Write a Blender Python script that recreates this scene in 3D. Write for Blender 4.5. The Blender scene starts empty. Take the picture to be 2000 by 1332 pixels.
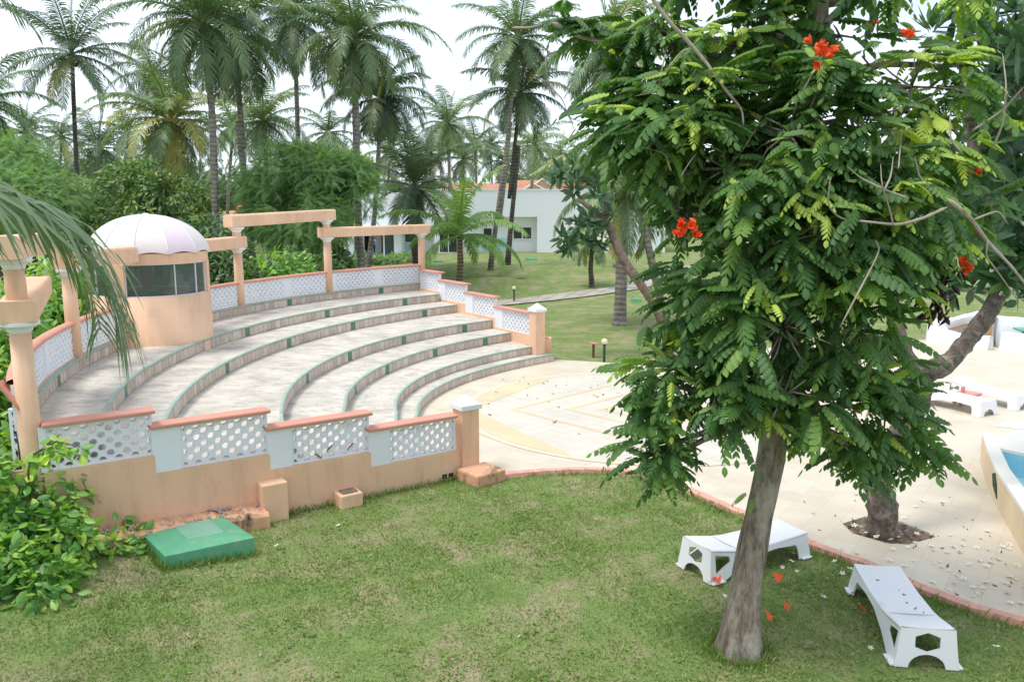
import bpy, math, random
import numpy as np
from mathutils import Vector, Matrix
rng = np.random.default_rng(7)
random.seed(7)
S = bpy.context.scene
COL = S.collection
# ------------------------------------------------------------------ camera
F_PX, CAM_H = 1614.0, 4.5
PITCH = math.atan((666 - 395) / F_PX)
cd = bpy.data.cameras.new('camera')
cam = bpy.data.objects.new('camera', cd); COL.objects.link(cam)
cam.location = (0, 0, CAM_H); cam.rotation_euler = (math.pi / 2 - PITCH, 0, 0)
cd.sensor_width = 36; cd.lens = F_PX / 2000 * 36; cd.clip_end = 3000; cd.clip_start = .1
S.camera = cam
S.view_settings.view_transform = 'Standard'; S.view_settings.look = 'None'
S.view_settings.gamma = 1; S.view_settings.use_curve_mapping = False
S.view_settings.exposure = 0.62
# ------------------------------------------------------------------ world
SUN_DIR = Vector((-0.36, -0.14, 0.92)).normalized()
w = bpy.data.worlds.new('World'); S.world = w; w.use_nodes = True
nt = w.node_tree; nt.nodes.clear()
def wn(t): return nt.nodes.new(t)
out = wn('ShaderNodeOutputWorld'); bg = wn('ShaderNodeBackground'); bg.inputs[1].default_value = .1
sky = wn('ShaderNodeTexSky'); sky.sky_type = 'NISHITA'; sky.sun_disc = False
sky.sun_elevation = math.asin(SUN_DIR.z); sky.sun_rotation = math.atan2(SUN_DIR.x, SUN_DIR.y)
tc = wn('ShaderNodeTexCoord'); mp = wn('ShaderNodeMapping'); mp.inputs['Scale'].default_value = (1.0, 1.0, 3.2)
mp.inputs['Location'].default_value = (0.35, 0.2, 0.1)
nz = wn('ShaderNodeTexNoise'); nz.inputs['Scale'].default_value = 1.5; nz.inputs['Detail'].default_value = 5
rp = wn('ShaderNodeValToRGB'); rp.color_ramp.elements[0].position = .36; rp.color_ramp.elements[0].color = (.42, .42, .42, 1)
rp.color_ramp.elements[1].position = .62; rp.color_ramp.elements[1].color = (1, 1, 1, 1)
mx = wn('ShaderNodeMix'); mx.data_type = 'RGBA'; mx.inputs['B'].default_value = (7.9, 8.75, 9.7, 1)
L = nt.links.new
L(tc.outputs['Generated'], mp.inputs[0]); L(mp.outputs[0], nz.inputs['Vector']); L(nz.outputs['Fac'], rp.inputs[0])
L(rp.outputs[0], mx.inputs['Factor']); L(sky.outputs[0], mx.inputs['A']); L(mx.outputs['Result'], bg.inputs[0]); L(bg.outputs[0], out.inputs[0])
sd = bpy.data.lights.new('sun', 'SUN'); sd.energy = 1.8; sd.angle = math.radians(18); sd.color = (1, .96, .9)
so = bpy.data.objects.new('sun', sd); COL.objects.link(so); so.location = (0, 0, 60)
so.rotation_euler = (-SUN_DIR).to_track_quat('-Z', 'Y').to_euler()

# ------------------------------------------------------------------ geometry from sight lines
def ray(px, py):
    x = (px - 1000) / F_PX; y = -(py - 666) / F_PX
    return np.array([x, math.cos(PITCH) + y * math.sin(PITCH), -math.sin(PITCH) + y * math.cos(PITCH)])
def onz(px, py, z=0.0):
    d = ray(px, py); return np.array([0, 0, CAM_H]) + d * ((z - CAM_H) / d[2])
def aty(px, py, Y):
    d = ray(px, py); return np.array([0, 0, CAM_H]) + d * (Y / d[1])
def smooth(a, b, x): t = np.clip((x - a) / (b - a), 0, 1); return t * t * (3 - 2 * t)
def gz(x, y):
    """height of the lawn"""
    x = np.asarray(x, float); y = np.asarray(y, float)
    z = -0.05 + 0 * x
    z = z + .24 * np.exp(-((x + 5.9) ** 2 + (y - 9.6) ** 2) / 1.9 ** 2)
    z = z + .72 * smooth(50, 60, y) * smooth(-15, 0, x) + .3 * smooth(50, 62, y) * (1 - smooth(-15, 0, x))
    z = z + 1.05 * np.exp(-((x - 6.5) / 7.5) ** 2 - ((y - 49.5) / 3.2) ** 2)
    z = z + .75 * np.exp(-((x + 1) / 3.0) ** 2 - ((y - 42.5) / 1.7) ** 2)
    z = z + .5 * np.exp(-((x + 3) / 5.) ** 2 - ((y - 53) / 3.) ** 2)
    return z

# ------------------------------------------------------------------ materials
def newmat(name):
    m = bpy.data.materials.new(name); m.use_nodes = True
    b = m.node_tree.nodes['Principled BSDF']; return m, m.node_tree, b
def noise_mix(ntree, c1, c2, scale, lo=.35, hi=.65, detail=6, rough=.6, stretch=None, coord='Object'):
    tc = ntree.nodes.new('ShaderNodeTexCoord'); n = ntree.nodes.new('ShaderNodeTexNoise')
    n.inputs['Scale'].default_value = scale; n.inputs['Detail'].default_value = detail; n.inputs['Roughness'].default_value = rough
    if stretch:
        mp = ntree.nodes.new('ShaderNodeMapping'); mp.inputs['Scale'].default_value = stretch[:3]
        if len(stretch) > 3: mp.inputs['Rotation'].default_value = (0, 0, stretch[3])
        ntree.links.new(tc.outputs[coord], mp.inputs[0]); ntree.links.new(mp.outputs[0], n.inputs['Vector'])
    else: ntree.links.new(tc.outputs[coord], n.inputs['Vector'])
    r = ntree.nodes.new('ShaderNodeValToRGB')
    r.color_ramp.elements[0].position = lo; r.color_ramp.elements[1].position = hi
    r.color_ramp.elements[0].color = (*c1, 1); r.color_ramp.elements[1].color = (*c2, 1)
    ntree.links.new(n.outputs['Fac'], r.inputs[0]); return r.outputs[0], n
def mixc(ntree, a, b, fac, mode='MIX'):
    m = ntree.nodes.new('ShaderNodeMix'); m.data_type = 'RGBA'; m.blend_type = mode
    for k, v in (('A', a), ('B', b), ('Factor', fac)):
        if isinstance(v, (tuple, list)): m.inputs[k].default_value = (*v, 1)
        elif isinstance(v, (int, float)): m.inputs[k].default_value = v
        else: ntree.links.new(v, m.inputs[k])
    return m.outputs['Result']
def bump(ntree, b, height, strength=.3, dist=.02):
    bp = ntree.nodes.new('ShaderNodeBump'); bp.inputs['Strength'].default_value = strength; bp.inputs['Distance'].default_value = dist
    ntree.links.new(height, bp.inputs['Height']); ntree.links.new(bp.outputs[0], b.inputs['Normal'])
def paint(name, col, var=.12, scale=1.3, rough=.75, stain=None, stain_lo=.6, stain_hi=.75, stain_scale=2.2, bmp=.15, bscale=40, streak=0):
    m, t, b = newmat(name)
    c, n = noise_mix(t, tuple(x * (1 - var) for x in col), tuple(min(1, x * (1 + var * .6)) for x in col), scale, .3, .7)
    if stain:
        s, _ = noise_mix(t, (0, 0, 0), (1, 1, 1), stain_scale, stain_lo, stain_hi, 9, .72, (1, 1, .45))
        c = mixc(t, c, stain, s)
    if streak:
        s, _ = noise_mix(t, (0, 0, 0), (streak,) * 3, 4.5, .48, .78, 6, .65, (1, 1, .16)); c = mixc(t, c, tuple(x * .62 for x in col), s)
        s, _ = noise_mix(t, (0, 0, 0), (streak * .8,) * 3, .9, .5, .6, 3, .5); c = mixc(t, c, tuple(min(.9, x * 1.12 + .02) for x in col), s)
    t.links.new(c, b.inputs['Base Color']); b.inputs['Roughness'].default_value = rough
    if bmp:
        tc = t.nodes.new('ShaderNodeTexCoord'); n2 = t.nodes.new('ShaderNodeTexNoise'); n2.inputs['Scale'].default_value = bscale; n2.inputs['Detail'].default_value = 4
        t.links.new(tc.outputs['Object'], n2.inputs['Vector']); bump(t, b, n2.outputs['Fac'], bmp, .01)
    return m
def leafmat(name, stops, rough=.42, trans=.28, tcol=None, spec=.5):
    """colour by each leaf's own random 'tint'"""
    m, t, b = newmat(name)
    a = t.nodes.new('ShaderNodeAttribute'); a.attribute_name = 'tint'
    r = t.nodes.new('ShaderNodeValToRGB'); e = r.color_ramp.elements
    for i, (p, c) in enumerate(stops):
        x = e[i] if i < 2 else e.new(p)
        x.position = p; x.color = (*c, 1)
    t.links.new(a.outputs['Fac'], r.inputs[0])
    t.links.new(r.outputs[0], b.inputs['Base Color']); b.inputs['Roughness'].default_value = rough
    b.inputs['Specular IOR Level'].default_value = spec
    tr = t.nodes.new('ShaderNodeBsdfTranslucent'); ms = t.nodes.new('ShaderNodeMixShader'); ms.inputs[0].default_value = trans
    cc = mixc(t, r.outputs[0], (1.5, 1.7, .5) if tcol is None else tcol, 1.0, 'MULTIPLY'); t.links.new(cc, tr.inputs[0])
    t.links.new(b.outputs[0], ms.inputs[1]); t.links.new(tr.outputs[0], ms.inputs[2])
    t.links.new(ms.outputs[0], t.nodes['Material Output'].inputs[0]); return m
def barkmat(name, c1, c2, c3, scale=6, stretch=(1, 1, .35), bmp=.8):
    m, t, b = newmat(name)
    c, n = noise_mix(t, c1, c2, scale, .35, .65, 8, .7, stretch)
    s, _ = noise_mix(t, (0, 0, 0), (1, 1, 1), scale * .4, .52, .66, 6, .7)
    c = mixc(t, c, c3, s); t.links.new(c, b.inputs['Base Color']); b.inputs['Roughness'].default_value = .9
    bump(t, b, n.outputs['Fac'], bmp, .03); return m
M = {}
M['peach'] = paint('peach_render', (.82, .52, .345), .05, .9, .8, (.58, .34, .21), .6, .8, 2.6, .3, 25, streak=.65)
M['peach_old'] = paint('weathered_peach_render', (.72, .40, .24), .1, 1.5, .85, (.05, .045, .04), .50, .62, 2.6, .8, 18)
M['coping'] = paint('red_coping_paint', (.66, .30, .22), .08, 2, .55, (.75, .45, .36), .6, .8, 3)
M['white'] = paint('white_wall_paint', (.80, .81, .85), .03, 2, .7, (.62, .61, .58), .68, .85, 3)
M['white_dirty'] = paint('white_lattice_paint', (.80, .81, .86), .03, 2, .7, (.40, .38, .35), .70, .84, 5)
M['house_white'] = paint('house_white', (.84, .86, .90), .03, .3, .8)
M['whitewash'] = paint('whitewash', (.80, .81, .83), .08, 1.5, .85, (.5, .5, .5), .66, .8, 3, bmp=.9, bscale=7)
M['plastic'] = paint('white_plastic', (.84, .84, .86), .02, 2, .4, (.56, .53, .47), .60, .85, 4, bmp=.04)
M['nosing'] = paint('green_nosing', (.33, .45, .385), .15, 5, .6, (.5, .55, .48), .56, .7, 9)
M['grout'] = paint('grout', (.33, .28, .245), .2, 5, .9)
M['green_metal'] = paint('green_painted_steel', (.10, .36, .205), .14, 2, .5, (.27, .36, .24), .54, .72, 4, bmp=.08)
M['green_side'] = M['green_metal']
M['dark_green'] = paint('dark_green_paint', (.02, .05, .03), .1, 2, .5)
M['brown'] = paint('brown_paint', (.14, .06, .04), .1, 3, .6)
M['rust_pink'] = paint('pink_plastic', (.62, .27, .22), .06, 3, .5)
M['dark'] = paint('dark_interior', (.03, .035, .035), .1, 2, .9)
M['door_wood'] = paint('door_wood', (.20, .09, .04), .15, 3, .6)
M['aqua'] = paint('aqua_board', (.48, .72, .74), .05, 3, .5)
M['soil'] = paint('soil_and_rubble', (.20, .15, .11), .4, 9, 1, (.5, .45, .4), .55, .66, 8, 1.0, 12)
M['rubble'] = paint('pale_rubble', (.46, .40, .35), .25, 9, .9)
M['concrete_grey'] = paint('grey_block', (.42, .42, .42), .15, 2, .9)
M['orange_wall'] = paint('orange_wall', (.66, .38, .17), .12, 2, .8, (.3, .2, .12), .62, .8, 3)
M['cream_wall'] = paint('cream_wall', (.76, .60, .40), .08, 2, .7, (.5, .4, .28), .62, .8, 2)
M['pool_blue'] = paint('pool_blue', (.30, .62, .76), .12, 2, .5)
M['cream_top'] = paint('cream_coping', (.80, .77, .68), .05, 2, .6)
M['pale_blue'] = paint('pale_blue_tile', (.60, .69, .80), .08, 4, .5)
M['yellow_tile'] = paint('yellow_tile', (.86, .60, .28), .1, 3, .6)
M['cream_tile'] = paint('cream_tile', (.70, .60, .44), .05, 3, .6)
M['blue_ring'] = paint('blue_ring', (.18, .27, .52), .1, 5, .5)
M['petal_white'] = paint('white_petal', (.82, .80, .70), .06, 20, .6, bmp=0)
M['petal_yellow'] = paint('yellow_petal_base', (.75, .55, .18), .06, 20, .6, bmp=0)
M['orange_petal'] = paint('orange_petal', (.85, .10, .015), .15, 20, .5, bmp=0)
M['dry_leaf'] = paint('dry_leaf', (.17, .09, .05), .3, 12, .8, bmp=0)
M['blue_cloth'] = paint('blue_overall', (.26, .33, .66), .1, 9, .9)
M['skin'] = paint('dark_skin', (.10, .05, .03), .05, 9, .6)
M['straw'] = paint('straw_hat', (.62, .48, .25), .1, 20, .9)
M['bark_tulip'], t_, b_ = newmat('grey_fissured_bark')
c1, n1 = noise_mix(t_, (.12, .085, .062), (.36, .295, .23), 16, .38, .62, 9, .7, (1, 1, .16))
s1, _ = noise_mix(t_, (0, 0, 0), (1, 1, 1), 3.2, .46, .62, 8, .7, (1, 1, .5)); c = mixc(t_, c1, (.46, .41, .34), s1)
s2, n2 = noise_mix(t_, (0, 0, 0), (.85, .85, .85), 5, .55, .7, 9, .75, (1, 1, .3)); c = mixc(t_, c, (.10, .07, .05), s2)
t_.links.new(c, b_.inputs['Base Color']); b_.inputs['Roughness'].default_value = .92; bump(t_, b_, n1.outputs['Fac'], 1.0, .05)
M['bark_frangi'] = barkmat('dark_mottled_bark', (.06, .05, .042), (.20, .16, .13), (.34, .28, .23), 14, (1, 1, .7))
M['bark_frangi_tan'] = barkmat('tan_mottled_bark', (.10, .07, .05), (.26, .19, .14), (.15, .13, .11), 9, (1, 1, .6))
M['twig'] = barkmat('pale_twig', (.30, .25, .20), (.48, .41, .33), (.40, .34, .28), 10)
M['glass'], _t, _b = newmat('window_glass'); _b.inputs['Base Color'].default_value = (.10, .14, .13, 1); _b.inputs['Roughness'].default_value = .04; _b.inputs['Alpha'].default_value = .5; _b.inputs['Specular IOR Level'].default_value = .8
M['dark_glass'], _t, _b = newmat('dark_glass'); _b.inputs['Base Color'].default_value = (.04, .055, .06, 1); _b.inputs['Roughness'].default_value = .06
M['globe'], _t, _b = newmat('opal_globe'); _b.inputs['Base Color'].default_value = (.78, .70, .48, 1); _b.inputs['Roughness'].default_value = .15
M['water'], _t, _b = newmat('pool_water'); _b.inputs['Base Color'].default_value = (.50, .74, .72, 1); _b.inputs['Roughness'].default_value = .06

def palm_trunk_mat(name, c1, c2):
    m, t, b = newmat(name)
    tc = t.nodes.new('ShaderNodeTexCoord'); wv = t.nodes.new('ShaderNodeTexWave'); wv.bands_direction = 'Z'
    wv.inputs['Scale'].default_value = 1.6; wv.inputs['Distortion'].default_value = 2.5; wv.inputs['Detail'].default_value = 3; wv.inputs['Detail Scale'].default_value = 2
    t.links.new(tc.outputs['Object'], wv.inputs[0])
    r = t.nodes.new('ShaderNodeValToRGB'); r.color_ramp.elements[0].color = (*c1, 1); r.color_ramp.elements[1].color = (*c2, 1); r.color_ramp.elements[0].position = .1; r.color_ramp.elements[1].position = .6
    t.links.new(wv.outputs['Fac'], r.inputs[0])
    s, n = noise_mix(t, (.55, .55, .55), (1.15, 1.1, 1.05), 3.2, .35, .65, 7)
    c = mixc(t, r.outputs[0], s, 1.0, 'MULTIPLY'); t.links.new(c, b.inputs['Base Color']); b.inputs['Roughness'].default_value = .9
    bump(t, b, wv.outputs['Fac'], .5, .03); return m
M['palm_trunk'] = palm_trunk_mat('palm_trunk', (.20, .18, .16), (.29, .27, .245))
M['palm_trunk_dark'] = palm_trunk_mat('dark_palm_trunk', (.075, .068, .06), (.13, .115, .105))
M['royal_trunk'] = palm_trunk_mat('brown_ringed_trunk', (.16, .11, .07), (.36, .27, .19))
M['palm_leaf'] = leafmat('coconut_leaf', [(0, (0.0935, 0.153, 0.085)), (.55, (0.17, 0.255, 0.128)), (.85, (0.289, 0.357, 0.153)), (1, (0.544, 0.476, 0.17))], .42, .22)
M['palm_leaf_dark'] = leafmat('dark_coconut_leaf', [(0, (0.076, 0.123, 0.0855)), (.55, (0.133, 0.199, 0.114)), (.9, (0.247, 0.304, 0.152)), (1, (0.456, 0.38, 0.171))], .42, .18)
M['royal_leaf'] = leafmat('royal_palm_leaf', [(0, (.11, .21, .065)), (.5, (.19, .34, .09)), (1, (.40, .52, .17))], .4, .32)
M['near_frond'] = leafmat('near_palm_leaf', [(0, (.085, .145, .075)), (.5, (.155, .225, .12)), (1, (.28, .34, .17))], .34, .18)
M['dead_frond'] = leafmat('dead_frond', [(0, (0.156, 0.104, 0.0715)), (1, (0.338, 0.247, 0.169))], .9, .05)
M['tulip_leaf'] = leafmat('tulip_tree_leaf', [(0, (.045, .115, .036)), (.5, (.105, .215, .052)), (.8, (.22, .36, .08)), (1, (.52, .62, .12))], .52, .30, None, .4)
M['acacia'] = leafmat('feathery_leaf', [(0, (.13, .25, .10)), (.6, (.22, .37, .14)), (1, (.38, .50, .19))], .55, .3)
M['mango'] = leafmat('bushy_leaf', [(0, (.09, .18, .07)), (.5, (.16, .27, .09)), (1, (.38, .42, .13))], .5, .25)
M['hedge'] = leafmat('dark_scrub_leaf', [(0, (.06, .12, .055)), (.6, (.125, .21, .08)), (1, (.26, .32, .12))], .6, .2)
M['shrub'] = leafmat('light_shrub_leaf', [(0, (0.08, 0.208, 0.048)), (.5, (0.176, 0.384, 0.072)), (1, (0.544, 0.672, 0.112))], .42, .3)
M['frangi_leaf'] = leafmat('frangipani_leaf', [(0, (0.042, 0.098, 0.049)), (.6, (0.077, 0.161, 0.07)), (1, (0.196, 0.336, 0.098))], .36, .18)
M['grass'] = leafmat('grass_blade', [(0, (.15, .25, .055)), (.5, (.225, .325, .083)), (.8, (.325, .385, .135)), (1, (.54, .47, .28))], .65, .3, (1.2, 1.3, .6), .3)
M['soft_yellow'] = leafmat('yellow_leaf', [(0, (.45, .38, .05)), (1, (.6, .5, .08))], .5, .2)

# lawn sheet
M['lawn'], t_, b_ = newmat('lawn')
c1, n1 = noise_mix(t_, (.155, .23, .068), (.24, .315, .107), 2.6, .3, .7, 8, .65)
c2, _ = noise_mix(t_, (.33, .28, .17), (.46, .37, .25), 9, .3, .7, 6)
f2, _ = noise_mix(t_, (0, 0, 0), (1, 1, 1), .9, .46, .66, 9, .72)
c3 = mixc(t_, c1, c2, f2)
f3, n3 = noise_mix(t_, (.72, .72, .72), (1.2, 1.2, 1.2), 26, .3, .7, 6, .7)
c3 = mixc(t_, c3, f3, 1.0, 'MULTIPLY'); t_.links.new(c3, b_.inputs['Base Color']); b_.inputs['Roughness'].default_value = .95
b_.inputs['Specular IOR Level'].default_value = .1; bump(t_, b_, n3.outputs['Fac'], .7, .05)

# paving: square tiles laid on the diagonal
def tilemat(name, ca, cb, joint, scale, rot, stain, jw=.015):
    m, t, b = newmat(name)
    tc = t.nodes.new('ShaderNodeTexCoord'); mp = t.nodes.new('ShaderNodeMapping'); mp.inputs['Rotation'].default_value = (0, 0, rot)
    br = t.nodes.new('ShaderNodeTexBrick'); br.offset = 0; br.squash = 1
    br.inputs['Scale'].default_value = scale; br.inputs['Brick Width'].default_value = 1; br.inputs['Row Height'].default_value = 1
    br.inputs['Mortar Size'].default_value = jw; br.inputs['Mortar Smooth'].default_value = .3
    br.inputs['Color1'].default_value = (*ca, 1); br.inputs['Color2'].default_value = (*cb, 1); br.inputs['Mortar'].default_value = (*joint, 1)
    t.links.new(tc.outputs['Object'], mp.inputs[0]); t.links.new(mp.outputs[0], br.inputs['Vector'])
    s, n = noise_mix(t, (.86, .85, .84), (1.06, 1.06, 1.05), .8, .3, .7, 8, .65)
    c = mixc(t, br.outputs['Color'], s, 1.0, 'MULTIPLY')
    s2, _ = noise_mix(t, (0, 0, 0), (1, 1, 1), 3, .62, .8, 8, .7)
    c = mixc(t, c, stain, s2)
    t.links.new(c, b.inputs['Base Color']); b.inputs['Roughness'].default_value = .6
    return m
M['paving'] = tilemat('cream_paving', (.68, .605, .49), (.63, .55, .43), (.55, .475, .375), 2.6, .62, (.56, .48, .38), .011)
M['stage_white'] = tilemat('pale_stage_tile', (.68, .63, .53), (.62, .59, .52), (.54, .47, .37), 3.4, .785, (.66, .64, .60), .02)
M['path'] = tilemat('path_slabs', (.50, .45, .38), (.40, .36, .30), (.20, .19, .13), 1.7, .35, (.3, .27, .22), .06)
# worn terrace screed with dark streaks
M['screed'], t_, b_ = newmat('worn_screed')
c1, n1 = noise_mix(t_, (.47, .43, .37), (.72, .665, .575), 1.3, .3, .7, 9, .68, (1, 1.2, 1, .9))
s1, _ = noise_mix(t_, (0, 0, 0), (.72, .72, .72), 2.0, .48, .64, 12, .84, (.9, 1.5, 1, .9))
c = mixc(t_, c1, (.21, .205, .19), s1)
s2, _ = noise_mix(t_, (0, 0, 0), (.6, .6, .6), 14, .55, .75, 8, .7, (.8, 1.5, 1, .9))
c = mixc(t_, c, (.30, .28, .24), s2); t_.links.new(c, b_.inputs['Base Color']); b_.inputs['Roughness'].default_value = .9
bump(t_, b_, n1.outputs['Fac'], .15, .01)
def tintmat(name, a, b2, rough=.6):
    m, t, b = newmat(name); at = t.nodes.new('ShaderNodeAttribute'); at.attribute_name = 'tint'
    c = mixc(t, a, b2, at.outputs['Fac']); s, _ = noise_mix(t, (.8, .8, .8), (1.1, 1.1, 1.1), 5, .3, .7, 7)
    c = mixc(t, c, s, 1.0, 'MULTIPLY'); t.links.new(c, b.inputs['Base Color']); b.inputs['Roughness'].default_value = rough; return m
M['riser'] = tintmat('riser_tile', (.52, .42, .35), (.70, .58, .47))
M['riser_green'] = tintmat('green_riser_tile', (.06, .19, .11), (.08, .23, .14), .4)
M['terracotta'], t_, b_ = newmat('terracotta_roof')
c1, n1 = noise_mix(t_, (.42, .17, .10), (.66, .32, .20), 3, .3, .7, 8); t_.links.new(c1, b_.inputs['Base Color']); b_.inputs['Roughness'].default_value = .85
wv = t_.nodes.new('ShaderNodeTexWave'); wv.inputs['Scale'].default_value = 1.6; wv.bands_direction = 'X'; tcx = t_.nodes.new('ShaderNodeTexCoord'); t_.links.new(tcx.outputs['Object'], wv.inputs[0]); bump(t_, b_, wv.outputs['Fac'], .6, .05)
for nm, c in (('dome_cream', (.76, .68, .66)), ('dome_pink', (.78, .63, .71)), ('dome_green', (.70, .70, .63))):
    M[nm] = paint(nm, c, .05, 1.2, .45, (.60, .55, .55), .6, .85, 1.5, bmp=.03)

# ------------------------------------------------------------------ mesh helpers
def wloc(o):
    v = np.zeros(3)
    while o is not None:
        v += np.array(o.location); o = o.parent
    return v
class MB:
    def __init__(s): s.v = []; s.f = []; s.m = []; s.t = []; s.n = 0
    def add(s, V, F, mi=0, tint=0.5):
        V = np.asarray(V, float).reshape(-1, 3); s.v.append(V)
        s.f += [tuple(int(i) + s.n for i in f) for f in F]; s.m += [mi] * len(F)
        s.t.append(np.full(len(V), tint) if np.isscalar(tint) else np.asarray(tint, float)); s.n += len(V); return s
    def box(s, c, d, rz=0., mi=0, top=(1, 1), tint=.5):
        x, y, z = np.array(d) / 2; a, b = top
        V = np.array([[-x, -y, -z], [x, -y, -z], [x, y, -z], [-x, y, -z], [-x * a, -y * b, z], [x * a, -y * b, z], [x * a, y * b, z], [-x * a, y * b, z]])
        cz, sz = math.cos(rz), math.sin(rz); V = V @ np.array([[cz, sz, 0], [-sz, cz, 0], [0, 0, 1]]) + np.array(c)
        return s.add(V, [(0, 3, 2, 1), (4, 5, 6, 7), (0, 1, 5, 4), (1, 2, 6, 5), (2, 3, 7, 6), (3, 0, 4, 7)], mi, tint)
    def prism(s, poly, z0, z1, mi=0):
        n = len(poly); V = [(p[0], p[1], z0) for p in poly] + [(p[0], p[1], z1) for p in poly]
        a = sum(poly[i][0] * poly[(i + 1) % n][1] - poly[(i + 1) % n][0] * poly[i][1] for i in range(n))
        F = [tuple(range(n - 1, -1, -1)), tuple(range(n, 2 * n))] + [(i, (i + 1) % n, n + (i + 1) % n, n + i) for i in range(n)]
        if a < 0: F = [tuple(reversed(f)) for f in F]
        return s.add(V, F, mi)
    def lathe(s, prof, c=(0, 0, 0), n=24, mi=0, a0=0, a1=2 * math.pi, cap=True):
        full = abs(a1 - a0 - 2 * math.pi) < 1e-6; k = n if full else n + 1
        A = np.linspace(a0, a1, n + 1)[:k]; V = []
        for r, z in prof: V += [(c[0] + r * math.cos(a), c[1] + r * math.sin(a), c[2] + z) for a in A]
        F = []
        for j in range(len(prof) - 1):
            for i in range(n):
                i2 = (i + 1) % k; F.append((j * k + i, j * k + i2, (j + 1) * k + i2, (j + 1) * k + i))
        if cap and full:
            F.append(tuple(range(k - 1, -1, -1))); F.append(tuple((len(prof) - 1) * k + i for i in range(k)))
        return s.add(V, F, mi)
    def tube(s, P, R, n=8, mi=0, rough=0, tint=.5):
        P = np.asarray(P, float); R = np.broadcast_to(np.asarray(R, float), len(P)); V = []; up = np.array([.3, .9, .1])
        for i, p in enumerate(P):
            d = P[min(i + 1, len(P) - 1)] - P[max(i - 1, 0)]; d = d / (np.linalg.norm(d) + 1e-9)
            a = np.cross(d, up); 
            if np.linalg.norm(a) < .1: a = np.cross(d, [1, 0, 0])
            a /= np.linalg.norm(a); b = np.cross(d, a); up = np.cross(a, d) if False else up
            for k in range(n):
                t = 2 * math.pi * k / n; r = R[i] * (1 + rough * (rng.random() - .5) * 2)
                V.append(p + r * (math.cos(t) * a + math.sin(t) * b))
        F = [(j * n + k, j * n + (k + 1) % n, (j + 1) * n + (k + 1) % n, (j + 1) * n + k) for j in range(len(P) - 1) for k in range(n)]
        F.append(tuple(range(n - 1, -1, -1))); F.append(tuple((len(P) - 1) * n + k for k in range(n)))
        return s.add(V, F, mi, tint)
    def obj(s, name, mats, parent=None, smooth=False, bevel=0, autosmooth=None):
        V = np.concatenate(s.v) - (wloc(parent) if parent else 0)
        me = bpy.data.meshes.new(name); me.from_pydata(V.tolist(), [], s.f)
        for m in (mats if isinstance(mats, (list, tuple)) else [mats]): me.materials.append(m)
        me.polygons.foreach_set('material_index', s.m)
        at = me.attributes.new('tint', 'FLOAT', 'POINT'); at.data.foreach_set('value', np.concatenate(s.t).astype(np.float32))
        if smooth: me.polygons.foreach_set('use_smooth', [True] * len(s.f))
        me.update(); o = bpy.data.objects.new(name, me); COL.objects.link(o)
        if parent: o.parent = parent
        if bevel:
            b = o.modifiers.new('bevel', 'BEVEL'); b.width = bevel; b.segments = 2; b.limit_method = 'ANGLE'
        return o
def big(name, V, F, tint, mat, parent=None, smooth=False):
    """large mesh from arrays; F is (n,3) or (n,4)"""
    V = np.asarray(V, np.float32) - (wloc(parent).astype(np.float32) if parent else 0); F = np.asarray(F, np.int32)
    me = bpy.data.meshes.new(name); k = F.shape[1]
    me.vertices.add(len(V)); me.vertices.foreach_set('co', np.ascontiguousarray(V, np.float32).ravel())
    me.loops.add(F.size); me.loops.foreach_set('vertex_index', F.ravel())
    me.polygons.add(len(F)); me.polygons.foreach_set('loop_start', np.arange(0, F.size, k, dtype=np.int32))
    me.polygons.foreach_set('loop_total', np.full(len(F), k, np.int32))
    if smooth: me.polygons.foreach_set('use_smooth', np.ones(len(F), bool))
    me.update(calc_edges=True); me.materials.append(mat)
    at = me.attributes.new('tint', 'FLOAT', 'POINT'); at.data.foreach_set('value', np.asarray(tint, np.float32))
    o = bpy.data.objects.new(name, me); COL.objects.link(o)
    if parent: o.parent = parent
    return o
def tag(o, label=None, cat=None, group=None, kind=None):
    if label: o['label'] = label
    if cat: o['category'] = cat
    if group: o['group'] = group
    if kind: o['kind'] = kind
    return o
def thing(name, label, cat, loc=(0, 0, 0), rz=0, group=None):
    o = bpy.data.objects.new(name, None); COL.objects.link(o); o.location = tuple(float(c) for c in loc); o.rotation_euler = (0, 0, rz); o.empty_display_size = .2
    return tag(o, label, cat, group)
def dup(root, loc, rz, label, group=None):
    r = root.copy(); COL.objects.link(r); r.location = tuple(float(c) for c in loc); r.rotation_euler = (0, 0, rz); r['label'] = label
    if group: r['group'] = group
    for ch in list(root.children):
        c = ch.copy(); COL.objects.link(c); c.parent = r
        for g in ch.children:
            d = g.copy(); COL.objects.link(d); d.parent = c
    return r
def plate(outer, holes, depth):
    cu = bpy.data.curves.new('plate', 'CURVE'); cu.dimensions = '2D'; cu.fill_mode = 'BOTH'; cu.extrude = depth / 2
    for poly in [outer] + holes:
        sp = cu.splines.new('POLY'); sp.points.add(len(poly) - 1); sp.use_cyclic_u = True
        for i, q in enumerate(poly): sp.points[i].co = (q[0], q[1], 0, 1)
    o = bpy.data.objects.new('plate', cu); COL.objects.link(o)
    me = bpy.data.meshes.new_from_object(o.evaluated_get(bpy.context.evaluated_depsgraph_get()))
    V = np.array([v.co[:] for v in me.vertices]); F = [tuple(p.vertices) for p in me.polygons]
    bpy.data.objects.remove(o); bpy.data.curves.remove(cu); bpy.data.meshes.remove(me); return V, F
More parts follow.
